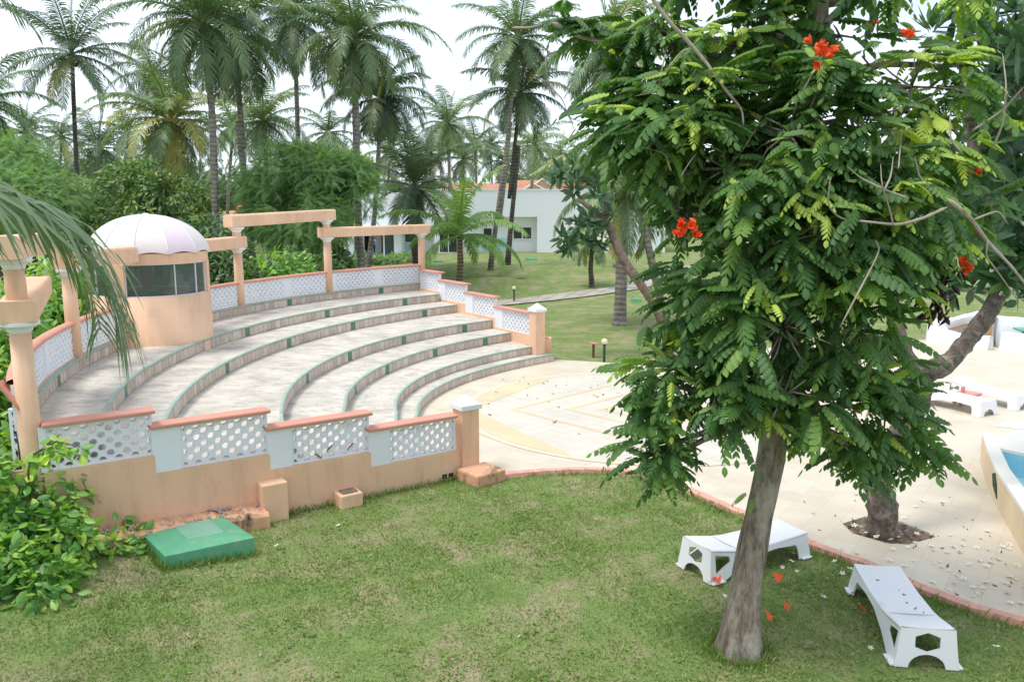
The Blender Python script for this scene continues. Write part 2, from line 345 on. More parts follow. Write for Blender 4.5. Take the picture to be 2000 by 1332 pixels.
def lattice(Lu, Hw, depth=.05, fr=.035, px=.185, pw=.165, r=.05, seg=None):
    """pierced screen: staggered octagonal holes inside a plain frame; half holes at its edges"""
    def edge(a, b, n): return [tuple(np.array(a) + (np.array(b) - np.array(a)) * i / n) for i in range(n)]
    n = seg or 1
    outer = edge((0, 0), (Lu, 0), n) + [(Lu, 0)] + edge((Lu, Hw), (0, Hw), n) + [(0, Hw)]
    holes = []; iu, iw = Lu - 2 * fr, Hw - 2 * fr
    nu = max(2, round(iu / px)); px = iu / nu; nw = max(2, round(iw / pw)); pw = iw / nw
    for j in range(2 * nw + 1):
        for i in range(nu + 1):
            cx = fr + i * px + (px / 2 if j % 2 else 0); cy = fr + j * pw / 2
            h = []
            for k in range(8):
                a = math.pi / 8 + k * math.pi / 4
                q = (min(max(cx + r * math.cos(a), fr), Lu - fr), min(max(cy + r * .98 * math.sin(a), fr), Hw - fr))
                if not h or math.hypot(q[0] - h[-1][0], q[1] - h[-1][1]) > .004: h.append(q)
            if len(h) > 2 and math.hypot(h[0][0] - h[-1][0], h[0][1] - h[-1][1]) < .004: h.pop()
            if len(h) < 3: continue
            ar = abs(sum(h[k][0] * h[(k + 1) % len(h)][1] - h[(k + 1) % len(h)][0] * h[k][1] for k in range(len(h)))) / 2
            if ar < .0012: continue
            # shrink off the frame so that holes never touch the border loop
            holes.append(h)
    return plate(outer, holes, depth)

# ------------------------------------------------------------------ ground, path, paving
def axis(lo, hi, step, far, grow=1.12):
    a = list(np.arange(lo, hi + 1e-6, step)); s = step; x = hi
    while x < far: s *= grow; x += s; a.append(x)
    return a
xs = axis(0, 14, .35, 380); xs = np.array(sorted(set([-x for x in xs] + xs)))
ys = np.array(axis(4, 62, .35, 420)); ys = np.concatenate([[-60, -25, -10, -3, 1], ys])
X, Y = np.meshgrid(xs, ys); Z = gz(X, Y)
V = np.stack([X, Y, Z], -1).reshape(-1, 3); nx = len(xs)
ii = (np.arange(len(ys) - 1)[:, None] * nx + np.arange(nx - 1)[None]).ravel()
lawn = big('lawn', V, np.stack([ii, ii + 1, ii + nx + 1, ii + nx], 1), np.full(len(V), .5), M['lawn'], smooth=True); tag(lawn, kind='structure')

KERB = [(900, 926), (955, 933), (1000, 926), (1060, 921), (1130, 918), (1200, 919), (1250, 926), (1300, 941), (1360, 965), (1430, 996), (1510, 1031), (1590, 1067), (1700, 1106), (1800, 1151), (1900, 1188), (2000, 1216)]
kerb = [onz(a, b)[:2] for a, b in KERB]
e = kerb[-1] - kerb[-2]; e = e / np.linalg.norm(e)
kerb += [kerb[-1] + e * 2, kerb[-1] + e * 6]
far_edge = [(30, 23), (15.6, 25.2), onz(1812, 664)[:2], onz(1760, 664)[:2], (8.2, 25.6), (5.5, 23.6), onz(1237, 711)[:2], onz(1085, 702)[:2], (-.6, 23.3), (-3.5, 20), (-4, 15.5), (-2.5, 12.4)]
stage_poly = [tuple(k) for k in kerb] + [(30, -2)] + [tuple(q) for q in far_edge]
# planting bed cut out of the paving, round the frangipani
BED = [onz(a, b)[:2] for a, b in [(1645, 1022), (1690, 1008), (1740, 1012), (1815, 1040), (1828, 1048), (1775, 1063), (1735, 1061), (1665, 1041)]]
Vp, Fp = plate(stage_poly, [[tuple(b) for b in BED]], .09)
mb = MB(); mb.add(Vp + [0, 0, -.045], Fp); tag(mb.obj('paving', M['paving']), kind='structure')
# pink kerb: a rough irregular strip standing a little above the paving
mb = MB(); kp = []
for a, b in zip(kerb[1:-1], kerb[2:]):
    n = max(2, int(np.linalg.norm(b - a) / .12))
    kp += [a + (b - a) * i / n for i in range(n)]
kp = np.array(kp); d = np.gradient(kp, axis=0); d /= np.linalg.norm(d, axis=1)[:, None]; nrm = np.stack([d[:, 1], -d[:, 0]], 1)
sec = []
for q, nn in zip(kp, nrm):
    j = rng.normal(0, .008, 2); wdt = .125 + j[0]
    sec += [(*(q + nn * .0 - nn * wdt), .004), (*(q - nn * wdt * .9), .022 + j[1] * .4), (*(q + nn * (.02 + j[0])), .018 + j[1] * .4), (*(q + nn * (.035 + j[1])), -.07)]
F = [(i * 4 + k, i * 4 + k + 1, i * 4 + k + 5, i * 4 + k + 4) for i in range(len(kp) - 1) for k in range(3)]
M['kerb'] = paint('pink_kerb', (.70, .36, .28), .2, 9, .9, (.5, .33, .27), .5, .66, 14, .8, 30)
mb.add(sec, F); tag(mb.obj('kerb', M['kerb'], smooth=False), kind='structure')
# soil and leaf litter in the bed
mb = MB(); mb.add([(x, y, -.035) for x, y in BED], [tuple(range(len(BED)))]); tag(mb.obj('planting_soil', M['soil']), kind='structure')
# stage inlay
SC = onz(1255, 800)[:2]
def ring(mb, c, r0, r1, z, n=96, a0=0, a1=2 * math.pi):
    A = np.linspace(a0, a1, n + 1); V = [(c[0] + r * math.cos(a), c[1] + r * math.sin(a), z) for a in A for r in (r0, r1)]
    mb.add(V, [(2 * i, 2 * i + 1, 2 * i + 3, 2 * i + 2) for i in range(n)])
RS = 3.85
stage = thing('stage_inlay', None, None, (SC[0], SC[1], 0)); tag(stage, kind='structure')
mb = MB(); A = np.linspace(0, 2 * math.pi, 97)[:-1]; mb.add([(SC[0] + RS * math.cos(a), SC[1] + RS * math.sin(a), .004) for a in A], [tuple(range(96))]); mb.obj('pale_disc', M['stage_white'], stage)
mb = MB(); ring(mb, SC, RS - .02, RS + .13, .008); mb.obj('cream_border', M['cream_tile'], stage)
mb = MB()
for am in (math.radians(150), math.radians(210), math.radians(-30), math.radians(30)):
    A = np.linspace(am - math.pi / 5.6, am + math.pi / 5.6, 25); rr = RS - .03
    V = [(SC[0] + rr * math.cos(a), SC[1] + rr * math.sin(a), .008) for a in A]
    ch = math.cos(math.pi / 5.6) * rr
    V += [(SC[0] + min(rr, ch / math.cos(a - am)) * math.cos(a), SC[1] + min(rr, ch / math.cos(a - am)) * math.sin(a), .008) for a in A]
    mb.add(V, [(i, i + 1, 26 + i, 25 + i) for i in range(24)])
M['yellow_pav'] = tilemat('yellow_paving', (.72, .57, .34), (.70, .58, .40), (.61, .49, .33), 6, .785, (.80, .68, .48), .03)
mb.obj('yellow_segment', M['yellow_pav'], stage)
mb = MB()
for h in (2.95, 1.72, .98):
    for q in range(4):
        a, b = math.pi / 2 * q, math.pi / 2 * (q + 1); w2 = .16
        mb.add([(SC[0] + r * math.cos(t), SC[1] + r * math.sin(t), .0085) for r, t in ((h, a), (h, b), (h - w2, b), (h - w2, a))], [(0, 1, 2, 3)])
mb.obj('yellow_line', M['yellow_pav'], stage)
mb = MB(); ring(mb, SC, .34, .43, .012, 48)
for a in (math.pi / 2, math.pi * 7 / 6, math.pi * 11 / 6):
    mb.box((SC[0] + .1 * math.cos(a), SC[1] + .1 * math.sin(a), .012), (.2, .035, .003), a)
mb.obj('blue_emblem', M['blue_ring'], stage)
# footpath across the far lawn
pth = [(-6, 33.5), (-3.5, 35.2), (-.5, 37.3), (3, 40.2), (6, 43.6), (8.4, 46.3), (14, 51), (24, 57)]
pp = []
for a, b in zip(pth[:-1], pth[1:]):
    a, b = np.array(a), np.array(b); n = int(np.linalg.norm(b - a) / .5); pp += [a + (b - a) * i / n for i in range(n)]
pp = np.array(pp); d = np.gradient(pp, axis=0); d /= np.linalg.norm(d, axis=1)[:, None]; nr = np.stack([-d[:, 1], d[:, 0]], 1)
V = []
for q, n in zip(pp, nr):
    for s_ in (-1, -.33, .33, 1):
        r = q + n * s_ * (.75 + rng.normal(0, .035)); V.append((r[0], r[1], float(gz(*r)) + .05))
mb = MB(); mb.add(V, [(i * 4 + k, i * 4 + k + 1, i * 4 + k + 5, i * 4 + k + 4) for i in range(len(pp) - 1) for k in range(3)])
tag(mb.obj('path', M['path']), kind='structure')

# ------------------------------------------------------------------ amphitheatre
CT = np.array([7.0, 16.6]); ZK = [0, .21, .43, .68, .94, 1.20, 1.45, 1.68]
RPX = {1: [(1082, 691), (1040, 699), (1000, 706.5), (955, 718), (905, 733.5), (860, 752), (835, 769), (824, 780), (816, 795)],
 2: [(1038, 676.5), (1000, 684.5), (955, 692.5), (905, 704), (860, 720), (820, 739), (800, 750), (785, 763), (776, 777), (772.5, 792)],
 3: [(997, 649), (950, 659), (900, 667), (842, 680), (800, 693), (760, 707), (739, 720), (697.5, 747.5), (674, 775)],
 4: [(956, 624.5), (900, 635), (805.5, 652), (750, 662), (663, 691.5), (604, 720), (587.5, 734), (565.5, 767)],
 5: [(892, 594), (819, 605), (750, 617.5), (663, 634), (558, 659), (452.5, 694), (428, 711), (375, 756), (357, 775)],
 6: [(855, 574), (750, 587), (663, 602), (531, 626), (400, 656), (300, 711), (240, 752.5), (216, 790)],
 7: [(821, 553.5), (636.5, 572), (479, 595.7), (405, 613), (150, 707.5), (94, 741), (71, 771)]}
A_ = np.array([-.875, 13.415]); B_ = np.array([-5.919, 10.016]); WD = (B_ - A_) / np.linalg.norm(B_ - A_); WN = np.array([WD[1], -WD[0]])
if WN[1] > 0: WN = -WN      # outward, towards the camera
poly = {}; rngk = {}
for k, pts in RPX.items():
    P = np.array([onz(a, b, ZK[k])[:2] for a, b in pts]) - CT
    th = np.unwrap(np.arctan2(P[:, 1], P[:, 0]) % (2 * math.pi)); r = np.hypot(*P.T)
    poly[k] = np.polyfit(th, r, 3 if k in (1, 2, 3) else 2); t0 = th.min()
    t = th.max() - .05
    while True:      # run on until it meets the inner face of the front wall
        q = CT + np.polyval(poly[k], min(t, th.max() + (.06 if k < 4 else .35))) * np.array([math.cos(t), math.sin(t)])
        if (q - A_) @ WN > -.1 or t > 5: break
        t += .004
    rngk[k] = (t0, t, th.max())
def rk(k, t): return np.polyval(poly[k], np.minimum(t, rngk[k][2] + (.06 if k < 4 else .35)))
def ringpts(k, n, off=0.):
    t = np.linspace(rngk[k][0], rngk[k][1], n); r = rk(k, t) + off
    return np.stack([CT[0] + r * np.cos(t), CT[1] + r * np.sin(t)], 1)
amph = thing('amphitheatre_seating', 'curved stepped concrete terraces of seating with green nosings and tiled risers', 'amphitheatre', (-3, 19, 0))
NS = 90
GREEN = {7: [(741, 567), (564, 590), (112, 741)], 6: [(781, 588), (617, 611), (463, 646), (242, 764)], 5: [(823, 610), (674, 634), (540, 668), (430, 717)],
 4: [(898, 640), (774, 663), (672, 694), (594, 739)], 3: [(946, 666), (835, 688), (750, 719), (688, 761)], 2: [], 1: []}
for k in range(1, 8):
    a = ringpts(k, NS)
    if k < 7: b = ringpts(k + 1, NS, .03)
    else: b = ringpts(7, NS, .12)
    mb = MB(); V = [(*q, ZK[k]) for q in a] + [(*q, ZK[k]) for q in b] + [(*q, -.1) for q in a]
    F = [(i, i + 1, NS + i + 1, NS + i) for i in range(NS - 1)] + [(2 * NS + i, 2 * NS + i + 1, i + 1, i) for i in range(NS - 1)]
    V += [(*a[0], ZK[k]), (*b[0], ZK[k]), (*b[0], -.1), (*a[0], -.1)]; F.append((3 * NS, 3 * NS + 3, 3 * NS + 2, 3 * NS + 1))
    V += [(*a[-1], ZK[k]), (*b[-1], ZK[k]), (*b[-1], -.1), (*a[-1], -.1)]; F.append((3 * NS + 4, 3 * NS + 5, 3 * NS + 6, 3 * NS + 7))
    mb.add(V, F); tread = mb.obj('tread', M['screed'], amph)
    # individual riser tiles standing 4 mm proud of the grout
    dense = ringpts(k, 700); s = np.concatenate([[0], np.cumsum(np.linalg.norm(np.diff(dense, axis=0), axis=1))])
    nt_ = int(s[-1] / .2); st = np.linspace(0, s[-1], nt_ + 1); ctr = (st[:-1] + st[1:]) / 2
    cx = np.stack([np.interp(ctr, s, dense[:, 0]), np.interp(ctr, s, dense[:, 1])], 1)
    gi = set()
    for g in GREEN[k]:
        q = onz(g[0], g[1], (ZK[k] + ZK[k - 1]) / 2)[:2]; gi.add(int(np.argmin(np.linalg.norm(cx - q, axis=1))))
    mb = MB(); mg = MB()
    V = [(*q, z) for q in dense[::4] for z in (ZK[k - 1] + .004, ZK[k] - .03)]
    cen = CT
    V = [(*(np.array(v[:2]) + (cen - np.array(v[:2])) / np.linalg.norm(cen - np.array(v[:2])) * .003), v[2]) for v in V]
    n = len(V) // 2; mg.add(V, [(2 * i + 1, 2 * i, 2 * i + 2, 2 * i + 3) for i in range(n - 1)])
    for i in range(nt_):
        V = []
        for sv in (st[i] + .007, st[i + 1] - .007):
            q = np.array([np.interp(sv, s, dense[:, 0]), np.interp(sv, s, dense[:, 1])]); nn = (cen - q) / np.linalg.norm(cen - q)
            for o in (.0, .009): V += [(*(q + nn * o), ZK[k - 1] + .01), (*(q + nn * o), ZK[k] - .042)]
        # order: 0 b-lo 1 b-hi 2 f-lo 3 f-hi | 4..7 other side
        mb.add(V, [(2, 6, 7, 3), (0, 2, 3, 1), (4, 5, 7, 6), (1, 3, 7, 5)], 1 if i in gi else 0, float(rng.random()))
    rs = mg.obj('riser', M['grout'], amph); mb.obj('riser_tile_row', [M['riser'], M['riser_green']], rs)
    # nosing bar
    f_, b_n = ringpts(k, NS * 2, -.022), ringpts(k, NS * 2, .035); V = []
    for q, r in zip(f_, b_n): V += [(*q, ZK[k] - .030), (*q, ZK[k] + .002), (*q * .0 + q + (r - q) * .15, ZK[k] + .008), (*r, ZK[k] + .006), (*r, ZK[k] - .03)]
    mb = MB(); m_ = len(f_); mb.add(V, [(5 * i + j, 5 * i + (j + 1) % 5, 5 * i + 5 + (j + 1) % 5, 5 * i + 5 + j) for i in range(m_ - 1) for j in range(5)] + [(0, 1, 2, 3, 4)])
    mb.obj('nosing', M['nosing'], amph)

# --- straight stepped balustrades
def wallmap(A, D, N, V, s0, z0, flip=False):
    """(u, w, thickness) -> world, u running along the wall from s0"""
    V = np.asarray(V); u = V[:, 0] + s0; return np.stack([A[0] + D[0] * u + N[0] * V[:, 2], A[1] + D[1] * u + N[1] * V[:, 2], V[:, 1] + z0], 1)
def wbox(mb, A, D, N, s0, s1, z0, z1, t0, t1, mi=0):
    V = [(A[0] + D[0] * s + N[0] * t, A[1] + D[1] * s + N[1] * t, z) for z in (z0, z1) for s, t in ((s0, t0), (s1, t0), (s1, t1), (s0, t1))]
    F = [(0, 3, 2, 1), (4, 5, 6, 7), (0, 1, 5, 4), (1, 2, 6, 5), (2, 3, 7, 6), (3, 0, 4, 7)]
    if D[0] * N[1] - D[1] * N[0] < 0: F = [tuple(reversed(f)) for f in F]
    mb.add(V, F, mi)
def balustrade(root, A, D, N, panels, zlo, thick=.2, post=True, pz=1.1, cap=.2, dirty=True):
    """panels: (lattice s0, lattice s1, pier s1, panel bottom z, coping underside z)"""
    mb = MB()
    pv_ = -.05
    for (s0, s1, s2, zb, zt) in panels: wbox(mb, A, D, N, pv_, s2 + .02, zlo, zb, -thick / 2, thick / 2); pv_ = s2 + .02
    mb.obj('base_wall', M['peach'], root)
    for i, (s0, s1, s2, zb, zt) in enumerate(panels):
        Vl, Fl = lattice(s1 - s0, zt - zb - .002, .07)
        m = MB(); m.add(wallmap(A, D, N, Vl + [0, 0, .02], s0, zb + .002), Fl); m.obj('lattice_panel', M['white_dirty'] if dirty else M['white'], root)
        if s2 > s1 + .02:
            m = MB(); wbox(m, A, D, N, s1 + .001, s2 + .045, zb + .002, zt - .002, -thick / 2 + .012, thick / 2 - .012)
            m.obj('pier', M['white'], root)
        m = MB(); e0 = s0 - .04 if i else s0 - .02
        wbox(m, A, D, N, e0, s2 + (.06 if i < len(panels) - 1 else .0), zt, zt + .055, -thick / 2 - .035, thick / 2 + .035); m.obj('coping', M['coping'], root, bevel=.018)
    if post:
        m = MB(); c = A - D * .12; m.box((c[0], c[1], (zlo + pz) / 2), (.32, .32, pz - zlo), math.atan2(D[1], D[0])); p = m.obj('end_post', M['peach'], root)
        m = MB(); rz = math.atan2(D[1], D[0]); m.box((c[0], c[1], pz + .045), (.4, .4, .085), rz)
        q = .36; m.box((c[0], c[1], pz + .088 + cap * .35), (q, q, cap * .7), rz, 0, (.04, .04)); m.obj('post_cap', M['white'], p, bevel=.012)
fw = thing('front_balustrade', 'peach stepped balustrade nearest the viewer, its white lattice panels weathered and cracked', 'balustrade', (*A_, 0), group='balustrades')
balustrade(fw, A_, WD, WN, [(.12, 1.33, 1.64, .42, .985), (1.66, 2.9, 3.22, .665, 1.25), (3.24, 4.44, 4.76, .905, 1.515), (4.78, 6.02, 6.06, 1.155, 1.73)], -.35)
# right-hand wall: from its post back up to the last column
A2 = onz(1044, 690, .21)[:2]; B2 = onz(822, 553.5, 1.68)[:2]
D2 = (B2 - A2) / np.linalg.norm(B2 - A2); N2 = np.array([D2[1], -D2[0]]);
if N2[1] > 0: N2 = -N2
def onwall(px, py):
    d = ray(px, py); n = np.array([-D2[1], D2[0]]); t = (n @ A2) / (n @ d[:2]); P = d * t; return (P[:2] - A2) @ D2, CAM_H + P[2]
rw_px = [((1013, 470), (850, 450), (797, 438), (1013, 655)), ((818, 370), (640, 358), (588, 337), (798, 512)), ((600, 278), (447, 268), (403, 250), (595, 412)), ((418, 194), (272, 186), (262, 181), (405, 332))]
pan = []
for a, b, c, dn in rw_px:
    f6 = lambda q: onwall(750 + q[0] / 3.6, 480 + q[1] / 3.6)
    sa, za = f6(a); sb, zb_ = f6(b); sc, zc = f6(c); sd_, zd = f6(dn)
    pan.append([sa, sb, sc, zd, (za + zc) / 2])
for i in range(1, 4): pan[i][0] = pan[i - 1][2] + .02
pan[0][0] = .12; pan[3][1] = pan[3][2]
for i in range(4): pan[i][3] = pan[i][4] - .60
print('right wall panels', np.round(pan, 2).tolist())
rw = thing('side_balustrade', 'peach stepped balustrade on the far side of the terraces, beside the lawn', 'balustrade', (*A2, 0), group='balustrades')
balustrade(rw, A2, D2, N2, [tuple(p) for p in pan], -.1, .2, True, pan[0][4] + .1, .22, False)
# concrete planter beside the far post
pl = onz(1063, 688, .21); bx = thing('planter_box', 'small square peach concrete planter against the far end post', 'planter', (pl[0], pl[1], .2))
m = MB()
for dx, dy, sx, sy in ((0, .17, .42, .07), (0, -.17, .42, .07), (.175, 0, .07, .27), (-.175, 0, .07, .27)): m.box((pl[0] + dx, pl[1] + .2 + dy, .4), (sx, sy, .4))
m.obj('box_side', M['peach'], bx); m = MB(); m.box((pl[0], pl[1] + .2, .37), (.28, .27, .36)); m.obj('soil', M['soil'], bx)

# --- curved outer wall with columns and pergola beams
def arc(t, off=0.): r = rk(7, t) + off; return np.array([CT[0] + r * math.cos(t), CT[1] + r * math.sin(t)])
def th_at(px, py, z=1.68):
    q = onz(px, py, z)[:2] - CT; return math.atan2(q[1], q[0]) % (2 * math.pi)
tC1, tC2, tC3, tC4 = th_at(822, 552), th_at(646, 571), th_at(469, 597), th_at(168, 697)
tC5 = rngk[7][1] + .0
print('ring7 end', arc(tC5), 'C4', tC4, 'ends', {k: [round(float(x), 2) for x in v] for k, v in rngk.items()})
C5 = B_ + WD * .13 + np.array([0, .06])
OFF = .04
cw = thing('curved_balustrade', 'long curved balustrade of white lattice panels under red coping behind the top terrace', 'balustrade', (-7, 20, 1.68), group='balustrades')
segs = [(tC1, tC2), (tC2, tC3), (tC3, tC4), (tC4, tC5)]
mb = MB(); tt = np.linspace(tC1, tC5, 120); V = []
for t in tt: V += [(*arc(t, OFF + .02), -.4), (*arc(t, OFF + .02), 1.70), (*arc(t, OFF + .17), 1.70), (*arc(t, OFF + .17), -.4)]
mb.add(V, [(4 * i + j, 4 * i + (j + 1) % 4, 4 * i + 4 + (j + 1) % 4, 4 * i + 4 + j) for i in range(119) for j in range(4)]); mb.obj('base_wall', M['peach'], cw)
mb = MB(); V = []
for t in tt:
    for o, z in ((.0, 2.28), (-.02, 2.30), (-.01, 2.33), (.04, 2.35), (.12, 2.35), (.17, 2.33), (.18, 2.30), (.16, 2.28)): V.append((*arc(t, OFF + o), z))
mb.add(V, [(8 * i + j, 8 * i + (j + 1) % 8, 8 * i + 8 + (j + 1) % 8, 8 * i + 8 + j) for i in range(119) for j in range(8)]); mb.obj('coping', M['coping'], cw, smooth=True)
for (ta, tb) in segs:
    Ls = np.linalg.norm(arc(ta) - arc(tb)); npan = max(2, int(round(Ls / 2.1)))
    for i in range(npan):
        a = ta + (tb - ta) * (i + .02) / npan; b = ta + (tb - ta) * (i + .86) / npan; c = ta + (tb - ta) * (i + 1) / npan
        lt = np.linalg.norm(arc(a, OFF) - arc(b, OFF)); Vl, Fl = lattice(lt, .575, .07, .03, .19, .165, .038, 10)
        W = np.array([(*arc(a + (b - a) * v[0] / lt, OFF + .09 - v[2]), 1.702 + v[1]) for v in Vl])
        m = MB(); m.add(W, Fl); m.obj('lattice_panel', M['white'], cw)
        m = MB(); V = []
        for t in np.linspace(b, c + (ta - tb) * -.02 / npan, 5): V += [(*arc(t, OFF + .045), 1.702), (*arc(t, OFF + .045), 2.279), (*arc(t, OFF + .135), 2.279), (*arc(t, OFF + .135), 1.702)]
        m.add(V, [(4 * k + j, 4 * k + (j + 1) % 4, 4 * k + 4 + (j + 1) % 4, 4 * k + 4 + j) for k in range(4) for j in range(4)] + [(0, 1, 2, 3), (19, 18, 17, 16)]); m.obj('pier', M['white'], cw)
# short return of the curved wall wrapping outside the near column
eA = arc(tC5, OFF + .09); eB = C5 + WD * .02; eD = (eB - eA) / np.linalg.norm(eB - eA); eN = np.array([eD[1], -eD[0]]); eL = np.linalg.norm(eB - eA)
if eN[1] > 0: eN = -eN
print('return wall', eA, eB, eL)
mb = MB(); wbox(mb, eA, eD, eN, -.12, eL - .08, -.4, 1.2, -.075, .075); mb.obj('base_wall', M['peach'], cw)
Vl, Fl = lattice(eL - .0, .78, .07); mb = MB(); mb.add(wallmap(eA, eD, eN, Vl, -.09, 1.202), Fl); mb.obj('lattice_panel', M['white_dirty'], cw)
mb = MB(); V = [(*(eA + eD * s + eN * t), z + o) for s, z in ((-.14, 2.27), (eL - .06, 1.985)) for t, o in ((-.11, 0), (.11, 0), (.11, .05), (.06, .075), (-.06, .075), (-.11, .05))]
mb.add(V, [(j, (j + 1) % 6, (j + 1) % 6 + 6, j + 6) for j in range(6)] + [(5, 4, 3, 2, 1, 0), (6, 7, 8, 9, 10, 11)]); mb.obj('coping', M['coping'], cw)
per = thing('pergola', 'peach columns with white capitals carrying overlapping stepped beams round the top terrace', 'pergola', (-6, 20, 1.68))
def column(q, z0, z1, r=.125):
    m = MB(); n = 24; m.lathe([(r, z0), (r * 1.0, (z0 + z1) / 2), (r * .94, z1 - .13)], (q[0], q[1], 0), n); c = m.obj('column', M['peach'], per, smooth=False)
    for p in c.data.polygons: p.use_smooth = len(p.vertices) == 4
    m = MB(); m.lathe([(r * .94, z1 - .14), (r * 1.1, z1 - .11), (r * 1.15, z1 - .09), (r * 1.5, z1 - .055), (r * 1.75, z1 - .045), (r * 1.75, z1)], (q[0], q[1], 0), 28); m.obj('capital', M['white'], c)
def zat(px, py, q): return aty(px, py, q[1])[2]
Q1, Q2, Q3, Q4 = arc(tC1, OFF + .06), arc(tC2, OFF + .06), arc(tC3, OFF + .06), arc(tC4, OFF + .06)
z1a = zat(822, 456, Q1); z2a = zat(645, 464, Q2); z2b = zat(643, 430, Q2); z3a = zat(468, 484, Q3); z3b = zat(466, 444, Q3)
lo_z = (z1a + z2a + z3a) / 3; hi_z = (z2b + z3b) / 2
print('beams', z1a, z2a, z2b, z3a, z3b)
z4b = zat(155, 484, Q4) ; z4a = lo_z - .05
column(Q1, 1.6, z1a); column(Q2, 1.6, z2a); column(Q2, z2a + .1, z2b, .118); column(Q3, 1.6, z3a); column(Q3, z3a + .1, z3b, .118)
column(Q4, 1.6, z4a); column(Q4, z4a + .1, z4b, .118)
c5lo = zat(38, 640, C5) + .08; c5hi = zat(28, 503, C5)
column(C5, -.2, c5lo, .128); column(C5, c5lo + .1, c5hi, .118)
def beam(a, b, za, zb, h=.30, wd=.34, ea=.3, eb=.3):
    a, b = np.array(a), np.array(b); d = (b - a) / np.linalg.norm(b - a); n = np.array([-d[1], d[0]]); a2, b2 = a - d * ea, b + d * eb
    V = []
    for q, z in ((a2, za), (b2, zb)):
        V += [(*(q - n * wd / 2), z), (*(q + n * wd / 2), z), (*(q + n * wd / 2), z + h * .86), (*(q + n * wd * .42), z + h), (*(q - n * wd * .42), z + h), (*(q - n * wd / 2), z + h * .86)]
    m = MB(); m.add(V, [(j, j + 6, (j + 1) % 6 + 6, (j + 1) % 6) for j in range(6)] + [(0, 1, 2, 3, 4, 5), (11, 10, 9, 8, 7, 6)]); m.obj('beam', M['peach'], per, bevel=.01)
KC = np.array(onz(303, 676, 1.46)[:2]); KC = KC + KC / np.linalg.norm(KC) * 1.27
beam(Q1, Q2, z1a, z2a, .31, .32, .28, .25); beam(Q2, Q3, z2b, z3b, .33, .34, .28, .3)
kd = (Q3 - KC) / np.linalg.norm(Q3 - KC); beam(Q3, KC + kd * 1.2, z3a, z3a - .02, .31, .32, .28, .02)
kd4 = (Q4 - KC) / np.linalg.norm(Q4 - KC); beam(KC + kd4 * 1.12 + np.array([.22, -.3]), Q4, z3a - .0, z4a, .32, .34, .0, .2)
beam(Q4, C5, z4b, c5hi, .28, .34, .3, .55)
lo_end = onz(70, 540, c5lo + .27)[:2]
beam(C5, lo_end, c5lo, c5lo, .27, .42, .2, 0)

# --- kiosk
kio = thing('ticket_kiosk', 'round peach kiosk with wrap-around windows and a pale pink umbrella dome', 'kiosk', (KC[0], KC[1], 1.4))
face = math.atan2(-KC[1], -KC[0])    # looking at the viewer
def kang(dg): return face + math.radians(dg)   # + is to the viewer's right
KR = 1.27; zw0, zw1, zt = 2.50, 3.20, 3.42
m = MB(); m.lathe([(KR, 0.6), (KR, zw0), (KR - .12, zw0 + .001), (KR - .12, 1.48)], (KC[0], KC[1], 0), 64, cap=False)
o = m.obj('lower_wall', M['peach'], kio)
for p in o.data.polygons: p.use_smooth = abs(p.normal.z) < .3
m = MB(); m.lathe([(KR - .14, zw1), (KR - .02, zw1), (KR - .02, zt), (KR - .14, zt)], (KC[0], KC[1], 0), 64, cap=False)
o = m.obj('upper_wall', M['peach'], kio)
m = MB(); m.lathe([(KR - .13, 1.5), (KR - .13, 1.53)], (KC[0], KC[1], 0), 40); m.obj('floor', M['concrete_grey'], kio)
def curved(m, d0, d1, r0, r1, z0, z1, n=10):
    V = []
    for t in np.linspace(kang(d0), kang(d1), n): V += [(KC[0] + r * math.cos(t), KC[1] + r * math.sin(t), z) for r, z in ((r1, z0), (r1, z1), (r0, z1), (r0, z0))]
    m.add(V, [(4 * k + j, 4 * k + (j + 1) % 4, 4 * k + 4 + (j + 1) % 4, 4 * k + 4 + j) for k in range(n - 1) for j in range(4)] + [(3, 2, 1, 0), tuple(4 * (n - 1) + j for j in range(4))])
WIN = [(-24, 70), (-88, -42), (104, 178), (190, 258)]
for (a, b) in ((-42, -24), (70, 104), (178, 190), (258, 272)):
    m = MB(); curved(m, a, b, KR - .13, KR - .01, zw0, zw1); m.obj('pilaster', M['peach'], kio)
for wi, (a, b) in enumerate(WIN):
    m = MB(); curved(m, a, b, KR - .085, KR - .075, zw0 + .03, zw1 - .03, 14); g = m.obj('window', M['glass'], kio)
    m = MB(); curved(m, a, b, KR - .1, KR - .05, zw0 + .002, zw0 + .02, 14); curved(m, a, b, KR - .1, KR - .05, zw1 - .02, zw1 - .002, 14)
    for d in ([a + .6, b - .6, 24, 50] if wi == 0 else ([a + .6, b - .6, -62] if wi == 1 else [a + .6, b - .6])): curved(m, d - .35, d + .35, KR - .1, KR - .05, zw0 + .035, zw1 - .03, 2)
    m.obj('window_frame', M['white'], g)
    if wi >= 2:
        m = MB()
        for d in np.arange(a + 6, b - 2, 8): curved(m, d - .4, d + .4, KR - .13, KR - .11, zw0 + .05, zw1 - .05, 2)
        for z in np.arange(zw0 + .15, zw1 - .05, .16): curved(m, a + 1, b - 1, KR - .13, KR - .115, z, z + .012, 14)
        m.obj('window_bars', M['green_metal'], g)
m = MB(); m.box((KC[0] - .3, KC[1] + .35, 2.0), (.9, .4, .95), .4); m.obj('counter', M['dark_green'], kio)
